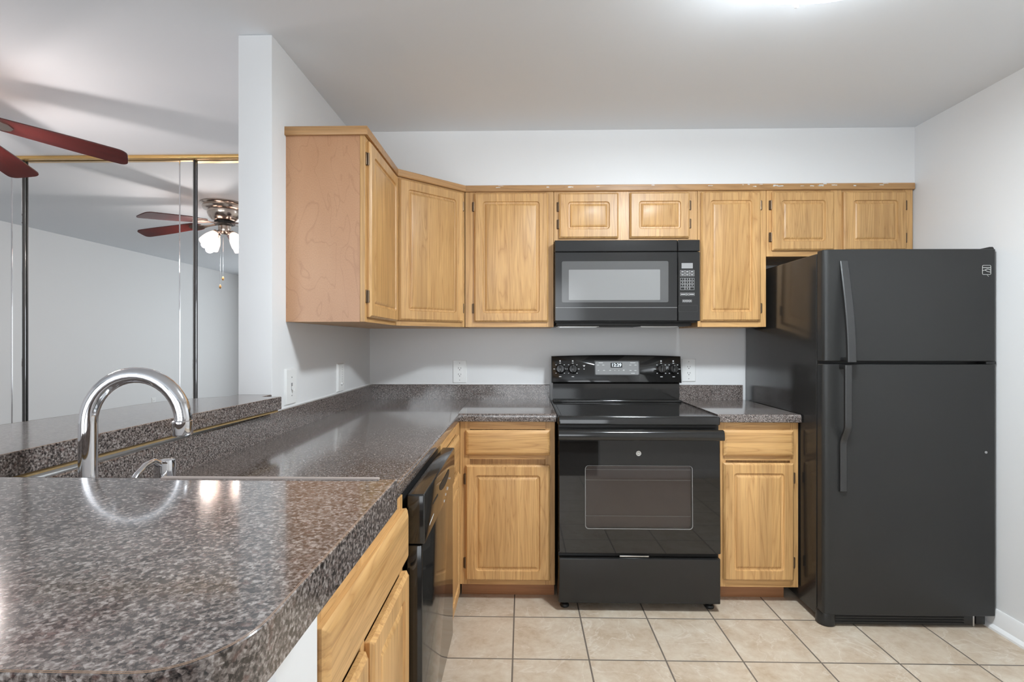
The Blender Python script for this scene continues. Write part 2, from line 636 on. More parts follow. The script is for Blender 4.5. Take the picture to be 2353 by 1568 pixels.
# right baseboard with shoe moulding
b = MB()
prof = [(XR, 0), (XR - 0.026, 0), (XR - 0.026, 0.010), (XR - 0.018, 0.020), (XR - 0.013, 0.022), (XR - 0.013, 0.066), (XR - 0.009, 0.074), (XR - 0.009, 0.080), (XR - 0.004, 0.090), (XR, 0.090)]
b.loops([[(p[0], y, p[1]) for p in prof] for y in (-0.33, YB)])
struct('baseboard_right', b, M['white'], label='white baseboard along the right wall')
# half walls that carry the bar top
struct('wall_bar', MB().box(XLo, XL, 0.61, 1.866, 0, 1.008), M['wall'], label='half wall under the bar top')
struct('wall_peninsula', MB().box(XL, -0.297, 0.61, 0.733, 0, 1.008), M['wall'], label='white end of the half wall below the near bar top')


# ------------------------------------------------------------------ cabinets
def door_panel(mb, x0, x1, z0, z1, yf=-0.019, m=0.047):
    t = yf
    panel(mb, x0, x1, z0, z1, [
        (0.001, 0.0, 0.003), (0.0, t + 0.008, 0.003), (0.003, t + 0.005, 0.003), (0.006, t + 0.0025, 0.003), (0.008, t, 0.003),
        (m, t, 0.016), (m + 0.0035, t + 0.0065, 0.013), (m + 0.008, t + 0.0072, 0.009), (m + 0.012, t + 0.0072, 0.002),
        (m + 0.0135, t + 0.0050, 0.0015), (m + 0.024, t + 0.0008, 0.001)])
    return mb


def drawer_panel(mb, x0, x1, z0, z1, yf=-0.019):
    t = yf
    panel(mb, x0, x1, z0, z1, [(0.001, 0, 0.002), (0, t + 0.009, 0.002), (0.004, t + 0.005, 0.002), (0.013, t + 0.001, 0.002), (0.016, t, 0.002)])
    return mb


def hinge(x, z, parent, side):
    """exposed decorative hinge leaf on the face frame; side = -1 when the door is to the right of it"""
    mb = MB()
    panel(mb, x - 0.006, x + 0.006, z - 0.026, z + 0.026, [(0, 0, 0.004), (0, -0.0025, 0.004), (0.0015, -0.004, 0.003)], n=3)
    mb.cyl((x - side * 0.004, -0.008, z - 0.024), (x - side * 0.004, -0.008, z + 0.024), 0.0045, n=10)
    return mb.build('hinge', M['bronze'], parent)


def face_frame(parent, wd, z0, z1, stiles, rails):
    mb = MB()
    for x0, x1 in stiles:
        mb.box(x0, x1, 0, 0.019, z0, z1, 0.0008, 1)
    for za, zb in rails:
        for (a, b_), (c, d) in zip(stiles[:-1], stiles[1:]):
            mb.box(b_, c, 0.0004, 0.019, za, zb, 0, mi=1)
    return mb.build('face_frame', [M['wood_v'], M['wood_h']], parent)


def put_door(parent, x0, x1, z0, z1, hinge_side=None, hz=()):
    d = door_panel(MB(), x0, x1, z0, z1).build('door', M['wood_v'], parent)
    for z in hz:
        hx = x0 - 0.006 if hinge_side == 'L' else x1 + 0.006
        hinge(hx, z, d, -1 if hinge_side == 'L' else 1)
    return d


def wall_cab(label, x0, x1, z0, stiles, depth=0.322, cat='cabinet', loc_y=YS, rot=0.0, loc=None):
    t = thing('wall_cabinet', label, cat, loc or (x0, loc_y, z0), rot, 'honey wood wall cabinets')
    return t


Z0, Z1 = 1.335, 2.068
GR = 'honey wood wall cabinets'

# left wall cabinet (faces +X)
t = thing('wall_cabinet', 'wall cabinet with broad plain side panel, mounted on the left wall above the switches', 'cabinet', (-0.614, 1.977, Z0), PI / 2, GR)
hh = ZS - Z0
MB().box(0.004, 0.486, 0.019, 0.309, 0, hh - 0.001).build('body', M['wood_v'], t)
MB().box(0.0, 0.004, 0.0195, 0.310, 0.0, hh - 0.001).build('side_panel', M['ply'], t)['label'] = 'plain pinkish brown plywood side panel'
face_frame(t, 0.488, 0, hh, [(0.0, 0.03), (0.45, 0.486)], [(0, 0.035), (hh - 0.05, hh)])
put_door(t, 0.022, 0.470, 0.018, 0.712, 'L', (0.100, 0.640))

# diagonal corner wall cabinet
ang = math.atan2(0.28, 0.303)
cw = math.hypot(0.28, 0.303)
t = thing('wall_cabinet', 'angled corner wall cabinet set diagonally between the left wall and back wall', 'cabinet', (-0.614, 2.465, Z0), ang, GR)


def loc_xy(px, py):
    dx, dy = px + 0.614, py - 2.465
    return (dx * math.cos(ang) + dy * math.sin(ang), -dx * math.sin(ang) + dy * math.cos(ang))


poly = [(0.0, 0.019), (cw, 0.019), loc_xy(-0.314, YB - 0.002), loc_xy(XL + 0.002, YB - 0.002), loc_xy(XL + 0.002, 2.4655), loc_xy(-0.634, 2.4655)]
MB().prism(poly, 0, hh - 0.001).build('body', M['wood_v'], t)
face_frame(t, cw, 0, hh, [(0.001, 0.03), (cw - 0.03, cw - 0.001)], [(0, 0.035), (hh - 0.05, hh)])
put_door(t, 0.010, cw - 0.020, 0.026, 0.716, 'R', (0.100, 0.646))

# back wall cabinets: world x range, bottom z, stiles, doors (x0,x1,z0,z1,hinge side, hinge heights)
back = [
    ('wall cabinet with one tall door, between the angled corner cabinet and the microwave', -0.309, 0.166, Z0,
     [(-0.309, -0.250), (0.128, 0.166)], [(-0.260, 0.137, 1.362, 2.052, 'L', (1.435, 1.981))]),
    ('short wall cabinet with two low doors directly above the microwave', 0.168, 0.930, 1.792,
     [(0.168, 0.200), (0.500, 0.580), (0.880, 0.930)], [(0.194, 0.510, 1.808, 2.049, 'L', (1.885, 1.978)), (0.570, 0.886, 1.808, 2.051, 'R', (1.886, 1.983))]),
    ('narrow wall cabinet with one tall door, between the microwave and the refrigerator', 0.932, 1.293, Z0,
     [(0.932, 0.955), (1.252, 1.293)], [(0.946, 1.260, 1.366, 2.052, 'R', (1.435, 1.981))]),
    ('wall cabinet with two square doors above the refrigerator', 1.295, 2.060, 1.709,
     [(1.295, 1.330), (1.632, 1.704), (2.008, 2.060)], [(1.319, 1.643, 1.739, 2.050, 'L', (1.811, 1.981)), (1.693, 2.018, 1.738, 2.048, 'R', (1.805, 1.977))]),
]
for label, x0, x1, z0, stiles, doors in back:
    t = thing('wall_cabinet', label, 'cabinet', (x0, YS, z0), 0, GR)
    h = ZS - z0
    MB().box(0.001, x1 - x0 - 0.001, 0.019, 0.327, 0.0, h - 0.002).build('body', M['wood_v'], t)
    face_frame(t, x1 - x0, 0, h - 0.001, [(a - x0, c - x0) for a, c in stiles], [(0, 0.035), (h - 0.05, h - 0.001)])
    for a, c, za, zb, hs, hz in doors:
        put_door(t, a - x0, c - x0, za - z0, zb - z0, hs, [z - z0 for z in hz])


# trim strips along the cabinet tops
def strip(label, p0, p1, z0=2.060, z1=2.0935):
    d = Vector((p1[0] - p0[0], p1[1] - p0[1], 0))
    t = thing('cabinet_trim', label, 'wood trim', (p0[0], p0[1], z0), math.atan2(d.y, d.x), 'trim along the wall cabinet tops')
    L = d.length
    hz = z1 - z0
    MB().loops([[(x, y, z) for y, z in ((-0.0005, 0), (-0.010, 0.0), (-0.013, 0.004), (-0.013, hz - 0.004), (-0.010, hz), (-0.0005, hz))] for x in (0, L)]).build('strip', M['wood_trim'], t)
    return t


strip('wood trim along the top of the angled corner wall cabinet', (-0.612, 2.465), (-0.309, 2.745))
strip('long wood trim with chipped paint above the back wall cabinets', (-0.309, 2.744), (2.062, 2.744))
t = thing('cabinet_trim', 'wood trim wrapping the top of the left wall cabinet above its side panel', 'wood trim', (-0.614, 1.977, 2.060), 0, 'trim along the wall cabinet tops')
b = MB()
b.box(-0.311, 0.013, -0.013, -0.0005, 0.0, 0.0335, 0.002)
b.box(0.0005, 0.013, -0.0005, 0.486, 0.0, 0.0335, 0.002)
b.build('strip', M['wood_trim'], t)
# flecks of old wall paint left on the long trim
tr = [o for o in sc.objects if o.get('label', '').startswith('long wood trim')][0]
b = MB()
for k in range(26):
    x = random.uniform(1.30, 2.34) if k < 20 else random.uniform(0.1, 1.2)
    L, hh2 = random.uniform(0.006, 0.03), random.uniform(0.003, 0.008)
    z = random.uniform(0.018, 0.030)
    pts = [(x + L * (i / 5 - 0.5), z + hh2 * random.uniform(0.2, 0.5)) for i in range(6)] + [(x + L * (0.5 - i / 5), z - hh2 * random.uniform(0.1, 0.5)) for i in range(6)]
    b.loops([[(p[0], y, min(p[1], 0.0325)) for p in pts] for y in (-0.0132, -0.0135)])
b.build('paint_fleck', M['paint_mark'], tr)['kind'] = 'stuff'

# ------------------------------------------------------------------ base cabinets
ZB0, ZB1 = 0.085, 0.873


def base_cab(label, loc, rot, wd, stiles, rails, drawers, doors, depth=0.585, toe=(0, None), toe_in=0.075, hollow=False):
    t = thing('base_cabinet', label, 'cabinet', loc, rot, 'honey wood base cabinets')
    b = MB()
    if hollow:
        b.box(0.001, 0.017, 0.019, depth, ZB0, ZB1 - 0.001).box(wd - 0.017, wd - 0.001, 0.019, depth, ZB0, ZB1 - 0.001)
        b.box(0.017, wd - 0.017, 0.019, depth, ZB0, ZB0 + 0.016).box(0.017, wd - 0.017, depth - 0.006, depth, ZB0 + 0.016, ZB1 - 0.001)
    else:
        b.box(0.001, wd - 0.001, 0.019, depth, ZB0, ZB1 - 0.001)
    b.build('body', M['wood_v'], t)
    face_frame(t, wd, ZB0, ZB1 - 0.001, stiles, rails)
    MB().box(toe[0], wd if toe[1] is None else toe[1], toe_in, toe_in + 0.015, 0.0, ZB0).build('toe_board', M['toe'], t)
    for x0, x1, z0, z1 in drawers:
        drawer_panel(MB(), x0, x1, z0, z1).build('drawer', M['wood_h'], t)
    for x0, x1, z0, z1, hs, hz in doors:
        put_door(t, x0, x1, z0, z1, hs, hz)
    return t


RL = [(ZB0, 0.125), (0.690, 0.725), (0.835, ZB1 - 0.001)]
YF = 2.465
base_cab('base cabinet with one drawer over one door, left of the black range', (-0.3035, YF, 0), 0, 0.4595,
         [(0.0005, 0.0475), (0.4125, 0.4585)], RL, [(0.0295, 0.4345, 0.711, 0.832)], [(0.0295, 0.4345, 0.110, 0.664, 'L', (0.190, 0.594))])
base_cab('narrow base cabinet with one drawer over one door, between range and refrigerator', (0.930, YF, 0), 0, 0.384,
         [(0.001, 0.040), (0.345, 0.383)], RL, [(0.025, 0.356, 0.713, 0.836)], [(0.025, 0.356, 0.122, 0.680, 'R', (0.204, 0.607))], toe=(0.0, 0.352))
XF = -0.304
base_cab('slim base cabinet in the inner corner beyond the dishwasher', (XF, 1.890, 0), PI / 2, 0.575,
         [(0.001, 0.030), (0.440, 0.5745)], RL, [(0.012, 0.440, 0.711, 0.832)], [(0.012, 0.440, 0.110, 0.664, None, ())])
base_cab('sink base cabinet with false drawer front and two doors, near end of the counter', (XF, 0.736, 0), PI / 2, 0.552,
         [(0.001, 0.030), (0.215, 0.240), (0.520, 0.551)], RL, [(0.006, 0.551, 0.709, 0.838)],
         [(0.010, 0.212, 0.110, 0.682, None, ()), (0.238, 0.549, 0.110, 0.682, None, ())], hollow=True)

# ------------------------------------------------------------------ countertops
ZC0, ZC1 = 0.874, 0.912


def nose(x_back, x_front, r=0.009):
    """profile (u,z) of a slab whose front edge at x_front is rounded"""
    s = 1 if x_front > x_back else -1
    pts = [(x_back, ZC0), (x_front - s * r * 0.6, ZC0)]
    for k in range(7):
        a = -PI / 2 + PI * k / 6
        pass
    for k in range(6):
        a = math.radians(-90 + 90 * k / 5)
        pts.append((x_front - s * r * 0.6 + s * r * 0.6 * math.cos(a), ZC0 + r * 0.6 + r * 0.6 * math.sin(a)))
    for k in range(7):
        a = math.radians(90 * k / 6)
        pts.append((x_front - s * r + s * r * math.cos(a), ZC1 - r + r * math.sin(a)))
    pts.append((x_back, ZC1))
    return pts


t = thing('countertop', 'long L-shaped speckled counter running from the sink to the range', 'countertop', (0, 0, 0), 0, 'speckled laminate countertops')
b = MB()
XB = XL + 0.001
XC = -0.303


def run_x(mb, prof, y0, y1):
    mb.loops([[(p[0], y, p[1]) for p in prof] for y in (y0, y1)])


def run_y(mb, prof, x0, x1):
    mb.loops([[(x, p[0], p[1]) for p in prof] for x in (x0, x1)])


SY0, SY1, SX0, SX1 = 0.800, 1.240, -0.740, -0.370       # sink cut-out
run_x(b, nose(XB, XC), 0.736, SY0)
run_x(b, nose(SX1, XC), SY0, SY1)
b.box(XB, SX0, SY0, SY1, ZC0, ZC1)
run_x(b, nose(XB, XC), SY1, YB - 0.001)
run_y(b, nose(YB - 0.001, 2.435), XC - 0.010, 0.160)
b.build('slab', M['laminate'], t)
b = MB()
zb1 = 0.999
b.loops([[(x, y, z) for x, z in ((XB, ZC1), (-0.904, ZC1), (-0.904, zb1 - 0.003), (-0.907, zb1), (XB, zb1))] for y in (0.736, YB - 0.001)])
b.loops([[(x, y, z) for y, z in ((YB - 0.001, ZC1), (YB - 0.020, ZC1), (YB - 0.020, zb1 - 0.003), (YB - 0.017, zb1), (YB - 0.001, zb1))] for x in (-0.904, 0.160)])
b.build('backsplash', M['laminate'], t)
b = MB()
b.box(XL + 0.0005, XL + 0.005, 1.87, YB - 0.001, zb1 - 0.001, zb1 + 0.004, 0.0015, 1)
b.box(XL + 0.005, 0.160, YB - 0.005, YB - 0.0005, zb1 - 0.001, zb1 + 0.004, 0.0015, 1)
b.build('caulk_line', M['white'], t)['label'] = 'white caulk line'

t = thing('countertop', 'short speckled counter between the range and the refrigerator', 'countertop', (0, 0, 0), 0, 'speckled laminate countertops')
b = MB()
run_y(b, nose(YB - 0.001, 2.435), 0.922, 1.312)
b.build('slab', M['laminate'], t)
b = MB()
b.loops([[(x, y, z) for y, z in ((YB - 0.001, ZC1), (YB - 0.020, ZC1), (YB - 0.020, zb1 - 0.003), (YB - 0.017, zb1), (YB - 0.001, zb1))] for x in (0.922, 1.303)])
b.build('backsplash', M['laminate'], t)

# raised bar top on the half walls
ZT0, ZT1 = 1.018, 1.062
out = [(-0.857, 1.800), (-0.895, 1.330), (-0.905, 1.000), (-0.910, 0.730), (-0.180, 0.730)]
r = 0.055
for k in range(9):
    a = math.radians(0 - 90 * k / 8)
    out.append((-0.180 - r + r * math.cos(a), 0.299 + r + 0.01 + (r + 0.01) * math.sin(a)))
out += [(-1.235, 0.299), (-1.235, 1.170), (-1.207, 1.370), (-1.200, 1.560), (-1.178, 1.660), (-1.132, 1.739), (-1.080, 1.780), (-1.050, 1.800),
        (-1.050, 1.865), (-0.925, 1.865), (-0.925, 1.800)]


def offset_poly(pts, d):
    n = len(pts)
    area = sum(pts[i][0] * pts[(i + 1) % n][1] - pts[(i + 1) % n][0] * pts[i][1] for i in range(n))
    s = 1 if area > 0 else -1
    res = []
    for i in range(n):
        p0, p1, p2 = Vector(pts[i - 1]), Vector(pts[i]), Vector(pts[(i + 1) % n])
        e1, e2 = (p1 - p0).normalized(), (p2 - p1).normalized()
        n1, n2 = Vector((-e1.y, e1.x)) * s, Vector((-e2.y, e2.x)) * s
        m = (n1 + n2)
        m = m / max(0.3, m.dot(n1)) if m.length > 1e-6 else n1
        res.append((p1.x + m.x * d, p1.y + m.y * d))
    return res


t = thing('bar_top', 'raised speckled bar top wrapping around the sink on low half walls', 'countertop', (0, 0, 0))
b = MB()
o0, o1 = offset_poly(out, 0.0012), out
b.loops([[(x, y, ZT0) for x, y in o0], [(x, y, ZT0 + 0.001) for x, y in o1], [(x, y, ZT1 - 0.0015) for x, y in o1], [(x, y, ZT1) for x, y in offset_poly(out, 0.0015)]])
b.build('slab', M['laminate'], t, 20)
b = MB()
i0, i1 = offset_poly(out, 0.008), offset_poly(out, 0.03)
b.loops([[(x, y, 1.009) for x, y in i0], [(x, y, ZT0 - 0.0001) for x, y in i0]])
b.build('substrate_edge', M['chipboard'], t)['label'] = 'raw brown board under the laminate'
# thin brown seam where the laminate sheet meets its edge band
b = MB()
o2, o3 = offset_poly(out, 0.0008), offset_poly(out, 0.0022)
n = len(out)
vs = [(x, y, ZT1 - 0.0004) for x, y in o2] + [(x, y, ZT1 + 0.0002) for x, y in o3]
b.add(vs, [(i, (i + 1) % n, n + (i + 1) % n, n + i) for i in range(n)])
b.build('laminate_seam', M['seam'], t)
MB().box(-0.520, -0.205, 0.7235, 0.7315, ZT1 - 0.010, ZT1 + 0.0022, 0.001).build('edge_strip', M['lip'], t)

# sink and faucet
t = thing('kitchen_sink', 'stainless steel sink bowl let into the counter behind the bar top', 'sink', (-0.555, 1.02, ZC1))
b = MB()
hx, hy = (SX1 - SX0) / 2, (SY1 - SY0) / 2


def rl(hx_, hy_, z, r_):
    return [(px, py, z) for px, py in rrect(-hx_, hx_, -hy_, hy_, r_)]


b.loops([rl(hx + 0.015, hy + 0.015, 0.0005, 0.04), rl(hx + 0.013, hy + 0.013, 0.003, 0.04), rl(hx - 0.012, hy - 0.012, 0.003, 0.04), rl(hx - 0.018, hy - 0.018, -0.005, 0.04), rl(hx - 0.03, hy - 0.03, -0.16, 0.05),
         rl(hx - 0.06, hy - 0.06, -0.175, 0.05)], cap0=False)
b.build('basin', M['steel'], t)
MB().lathe([(0.04, 0.002), (0.036, 0.005), (0.02, 0.003), (0.0001, 0.003)], (0, 0, -0.175)).build('drain', M['chrome'], t)

t = thing('kitchen_faucet', 'chrome gooseneck faucet rising behind the bar top', 'faucet', (-0.806, 0.932, ZC1))
b = MB()
b.lathe([(0.0001, 0.0), (0.030, 0.0), (0.030, 0.006), (0.026, 0.014), (0.019, 0.022), (0.0165, 0.03), (0.0158, 0.06)], cap0=True)
path = [(0, 0, 0.02), (0, 0, 0.08), (0, 0, 0.14), (0, 0, 0.195)]
R = 0.0845
da = Vector((0.995, 0.10, 0)).normalized()
for k in range(1, 21):
    a = PI - (PI * 0.97) * k / 20
    p = da * (R + R * math.cos(a))
    path.append((p.x, p.y, 0.195 + R * math.sin(a) * 1.06))
e = Vector(path[-1])
path.append((e.x - 0.0015, e.y, e.z - 0.012))
b.tube(path, [0.0148] * len(path), 28)
b.build('spout', M['chrome'], t)
b = MB()
e2 = Vector(path[-1])
b.lathe([(0.0001, 0.008), (0.0150, 0.008), (0.0172, 0.006), (0.0172, -0.018), (0.0155, -0.021), (0.0130, -0.021), (0.012, -0.010), (0.0001, -0.010)], e2)
b.build('aerator', M['chrome'], t)
hd = MB()
hd.lathe([(0.0001, 0), (0.026, 0.0), (0.026, 0.005), (0.020, 0.012), (0.0205, 0.035), (0.0210, 0.072), (0.0195, 0.080), (0.012, 0.0835), (0.0001, 0.084)], (0.0, 0.205, 0))
h1 = hd.build('handle_post', M['chrome'], t)
lv = MB()
lp = [(0.0, 0.192, 0.072), (-0.004, 0.172, 0.084), (-0.004, 0.148, 0.080), (0, 0.120, 0.068), (0, 0.098, 0.048), (0, 0.086, 0.026), (0, 0.081, 0.010)]
lv.tube(lp, [0.008, 0.0075, 0.0075, 0.007, 0.0065, 0.006, 0.005], 14)
lv.build('lever', M['chrome'], h1)

# ------------------------------------------------------------------ dishwasher
t = thing('dishwasher', 'glossy black dishwasher with pocket handle under the long counter', 'dishwasher', (-0.249, 1.294, 0), PI / 2)
MB().box(0.012, 0.566, 0.06, 0.60, 0.09, 0.868).build('body', M['deep'], t)
MB().box(0.02, 0.56, 0.11, 0.125, 0.0, 0.16).build('kick_plate', M['deep'], t)
# upper control section with a scooped pocket
d = MB().box(0.0, 0.574, 0.0, 0.046, 0.742, 0.870, 0.005, 3).build('control_panel', M['gloss'], t)
b = MB()
pts = []
for k in range(13):
    a = math.radians(180 + 180 * k / 12)
    pts.append((0.33 + 0.10 * math.cos(a), 0.822 + 0.024 * math.sin(a)))
pts += [(0.43, 0.827), (0.23, 0.827)]
b.loops([[(p[0], y, p[1]) for p in pts] for y in (-0.0004, -0.0010)])
b.build('pocket_handle', M['deep'], d)
MB().box(0.12, 0.20, -0.0010, -0.0003, 0.806, 0.812).build('latch_slot', M['deep'], d)
dl = MB().box(0.0015, 0.5725, 0.006, 0.046, 0.185, 0.7395, 0.004, 2).build('door_panel', M['gloss'], t)
b = MB()
for (x, z, L, h, a) in ((0.10, 0.772, 0.07, 0.005, 0.12), (0.40, 0.770, 0.02, 0.006, 0.3), (0.36, 0.762, 0.012, 0.004, 0.5), (0.45, 0.790, 0.01, 0.006, 0.2), (0.33, 0.750, 0.015, 0.004, 0.3)):
    pts = []
    for k in range(10):
        q = 2 * PI * k / 10
        u, v_ = L / 2 * math.cos(q), h / 2 * math.sin(q) * random.uniform(0.6, 1)
        pts.append((x + u * math.cos(a) - v_ * math.sin(a), z + u * math.sin(a) + v_ * math.cos(a)))
    b.loops([[(p[0], y, p[1]) for p in pts] for y in (-0.0002, -0.0005)])
b.build('scratch', M['paint_mark'], d)['kind'] = 'stuff'

# ------------------------------------------------------------------ range
XR0, XR1 = 0.164, 0.918
YD = 2.378
t = thing('range', 'black freestanding electric range with smooth cooktop', 'stove', ((XR0 + XR1) / 2, YD, 0))
hw = (XR1 - XR0) / 2
MB().box(-hw + 0.004, hw - 0.004, 0.030, 0.66, 0.035, 0.895).build('body', M['black'], t)
# cooktop: rounded metal rim with inset glass
b = MB()
panel_l = [[(px, py, z) for px, py in rrect(-hw + i, hw - i, 0.010 + i, 0.610 - i, 0.012)] for i, z in ((0.003, 0.868), (0.0, 0.872), (0.0, 0.902), (0.003, 0.907), (0.010, 0.909), (0.018, 0.909), (0.020, 0.9065))]
b.loops(panel_l)
b.build('cooktop_frame', M['gloss'], t)
MB().box(-hw + 0.020, hw - 0.020, 0.030, 0.590, 0.9066, 0.9085).build('glass_cooktop', M['gloss'], t)
# control backguard
b = MB()
b.loops([[(x, y, z) for y, z in ((0.612, 0.905), (0.600, 0.912), (0.598, 1.012), (0.604, 1.018), (0.66, 1.018), (0.66, 0.905))] for x in (-hw + 0.012, hw - 0.012)])
b.box(-hw + 0.010, hw - 0.010, 0.560, 0.600, 0.905, 0.9225, 0.006, 3)
bg = b.build('backguard', M['gloss'], t)
b = MB()
# slanted control fascia, arched top edge
def fascia(dx, y0, y1, z0, z1, n=16):
    pts = []
    for k in range(n + 1):
        x = -hw + dx + (2 * hw - 2 * dx) * k / n
        pts.append((x, z1 - 0.006 * (2 * k / n - 1) ** 2))
    return pts
topz = 1.178
loopA, loopB, loopC = [], [], []
n = 16
for lp_, ins, y_b, y_t in ((loopA, 0.0, 0.650, 0.650), (loopB, 0.0, 0.585, 0.603), (loopC, 0.006, 0.579, 0.597)):
    zb, zt = 1.018 + ins, topz - ins
    pts = [(-hw + 0.003 + ins, y_b, zb)]
    pts += [(hw - 0.003 - ins, y_b, zb)]
    for k in range(n + 1):
        x = (hw - 0.004 - ins) * (1 - 2 * k / n)
        pts.append((x, y_t, zt - 0.007 * (2 * k / n - 1) ** 2))
    lp_ += pts
b.loops([loopA, loopB, loopC])
fa = b.build('control_panel', M['gloss'], bg, 50)


def on_fascia(x, z, off=0.0):
    """point on the slanted fascia (local to the range)"""
    f = (z - 1.024) / (1.172 - 1.024)
    return Vector((x, 0.579 + 0.018 * f - off, z))


tilt = math.atan2(0.018, 0.148)
xc = (XR0 + XR1) / 2
for kx in (0.217, 0.290, 0.799, 0.869):
    x = kx - xc
    c = on_fascia(x, 1.098)
    mt = Matrix.Rotation(PI / 2 - tilt, 4, 'X')
    k = MB()
    k.lathe([(0.0001, 0.0), (0.0275, 0.0), (0.0275, 0.004), (0.0235, 0.007), (0.0225, 0.018), (0.021, 0.021), (0.0001, 0.021)], c, mt, 28)
    kb = k.build('knob', M['gloss'], t)
    g_ = MB().box(-0.0055, 0.0055, -0.021, 0.021, 0.020, 0.034, 0.003, 2)
    g_.v = [tuple((mt @ Vector(p)) + c) for p in g_.v]
    g_.build('grip', M['gloss'], kb)
    mk = MB()
    for a in range(0, 360, 45):
        if a in (270,):
            continue
        ca, sa = math.cos(math.radians(a)), math.sin(math.radians(a))
        rr = 0.034
        p = on_fascia(x + rr * ca, 1.098 + rr * sa, 0.0006)
        s_ = 0.0035 if a % 90 else 0.005
        mk.box(p.x - s_, p.x + s_, p.y - 0.0003, p.y + 0.0003, p.z - 0.0016, p.z + 0.0016)
    p = on_fascia(x, 1.098 + 0.046, 0.0006)
    mk.box(p.x - 0.004, p.x + 0.004, p.y - 0.0003, p.y + 0.0003, p.z - 0.004, p.z + 0.004)
    p = on_fascia(x, 1.098 - 0.044, 0.0006)
    mk.box(p.x - 0.007, p.x + 0.007, p.y - 0.0003, p.y + 0.0003, p.z - 0.002, p.z + 0.002)
    mk.build('dial_marking', M['print'], kb)
# touch panel and clock
def fascia_quad(x0, x1, z0, z1, off, rr=0.004):
    pts = rrect(x0, x1, z0, z1, rr)
    return [[tuple(on_fascia(px, pz, o)) for px, pz in pts] for o in (off - 0.0008, off)]


b = MB()
b.loops(fascia_quad(0.414 - xc, 0.675 - xc, 1.061, 1.147, 0.0008, 0.006))
b.build('touch_panel_rim', M['deep'], fa)
b = MB()
b.loops(fascia_quad(0.420 - xc, 0.669 - xc, 1.066, 1.141, 0.0014, 0.005))
tp = b.build('touch_panel', M['panelgrey'], fa)
tp['label'] = 'grey touch panel'
b = MB()
b.loops(fascia_quad(0.508 - xc, 0.575 - xc, 1.106, 1.134, 0.0020, 0.001))
b.build('clock_display', M['deep'], fa)
p = on_fascia(0.5415 - xc, 1.120, 0.0024)
text_mesh('clock_digits', '12:29', 0.026, M['digits'], fa, p, (PI / 2 - tilt, 0, 0))
b = MB()
for x, z, w_ in ((0.436, 1.121, 0.012), (0.466, 1.121, 0.012), (0.622, 1.121, 0.012), (0.651, 1.121, 0.012), (0.438, 1.090, 0.008), (0.470, 1.090, 0.012), (0.505, 1.090, 0.010),
                 (0.532, 1.090, 0.004), (0.555, 1.090, 0.004), (0.583, 1.090, 0.010), (0.622, 1.090, 0.012), (0.650, 1.090, 0.012), (0.636, 1.074, 0.022), (0.636, 1.134, 0.03), (0.452, 1.134, 0.025)):
    p = on_fascia(x - xc, z, 0.0019)
    b.box(p.x - w_ / 2, p.x + w_ / 2, p.y - 0.0003, p.y + 0.0003, p.z - 0.0017, p.z + 0.0017)
for x, z in ((0.583, 1.0925), (0.352, 1.118), (0.358, 1.118), (0.355, 1.113), (0.355, 1.098)):
    p = on_fascia(x - xc, z, 0.0019)
    b.box(p.x - 0.003, p.x + 0.003, p.y - 0.0003, p.y + 0.0003, p.z - 0.0022, p.z + 0.0022)
b.build('panel_marking', M['print'], fa)

# oven door: slightly leaning glass front with a window
DZ0, DZ1 = 0.274, 0.846
LEAN = 0.010


def dy(z):
    return LEAN * (z - DZ0) / (DZ1 - DZ0)


wx0, wx1, wz0, wz1 = 0.290 - xc, 0.787 - xc, 0.387, 0.681
b = MB()
fo = rrect(-hw + 0.003, hw - 0.003, DZ0, DZ1, 0.006)
# front ring around the window
wi = [(px, pz) for px, pz in rrect(wx0, wx1, wz0, wz1, 0.016)]
b.loops([[(x, 0.030, z) for x, z in fo], [(x, dy(z) + 0.004, z) for x, z in fo],
         [(x * 0.996, dy(z), z) for x, z in rrect(-hw + 0.006, hw - 0.006, DZ0 + 0.003, DZ1 - 0.003, 0.006)],
         [(x, dy(z), z) for x, z in wi], [(x, dy(z) + 0.006, z) for x, z in wi]], cap0=False, cap1=False)
od = b.build('oven_door', M['ovenblack'], t)
b = MB()
wi2 = rrect(wx0 + 0.0005, wx1 - 0.0005, wz0 + 0.0005, wz1 - 0.0005, 0.016)
b.loops([[(x, dy(z) + 0.0035, z) for x, z in wi2], [(x, dy(z) + 0.0005, z) for x, z in wi2]])
b.build('oven_window', M['ovenglass'], od)
b = MB()
wi3 = rrect(wx0 + 0.003, wx1 - 0.003, wz0 + 0.003, wz1 - 0.003, 0.014)
b.loops([[(x, 0.026, z) for x, z in wi], [(x, 0.0135, z) for x, z in wi], [(x, 0.0135, z) for x, z in wi3], [(x, 0.026, z) for x, z in wi3]], cap0=False, cap1=False)
b.build('window_gasket', M['steel'], od)
b = MB()
wi4 = rrect(wx0 + 0.0032, wx1 - 0.0032, wz0 + 0.0042, wz1 - 0.0010, 0.014)
b.loops([[(x, dy(z) - 0.0002, z) for x, z in wi], [(x, dy(z) - 0.0006, z) for x, z in wi], [(x, dy(z) - 0.0006, z) for x, z in wi4], [(x, dy(z) - 0.0002, z) for x, z in wi4]], cap0=False, cap1=False)
b.build('window_bead', M['bead'], od)
b = MB()
cv = [(wx0 + 0.002, 0.0262), (wx1 - 0.002, 0.0262), (wx1 - 0.002, 0.40), (wx0 + 0.002, 0.40)]
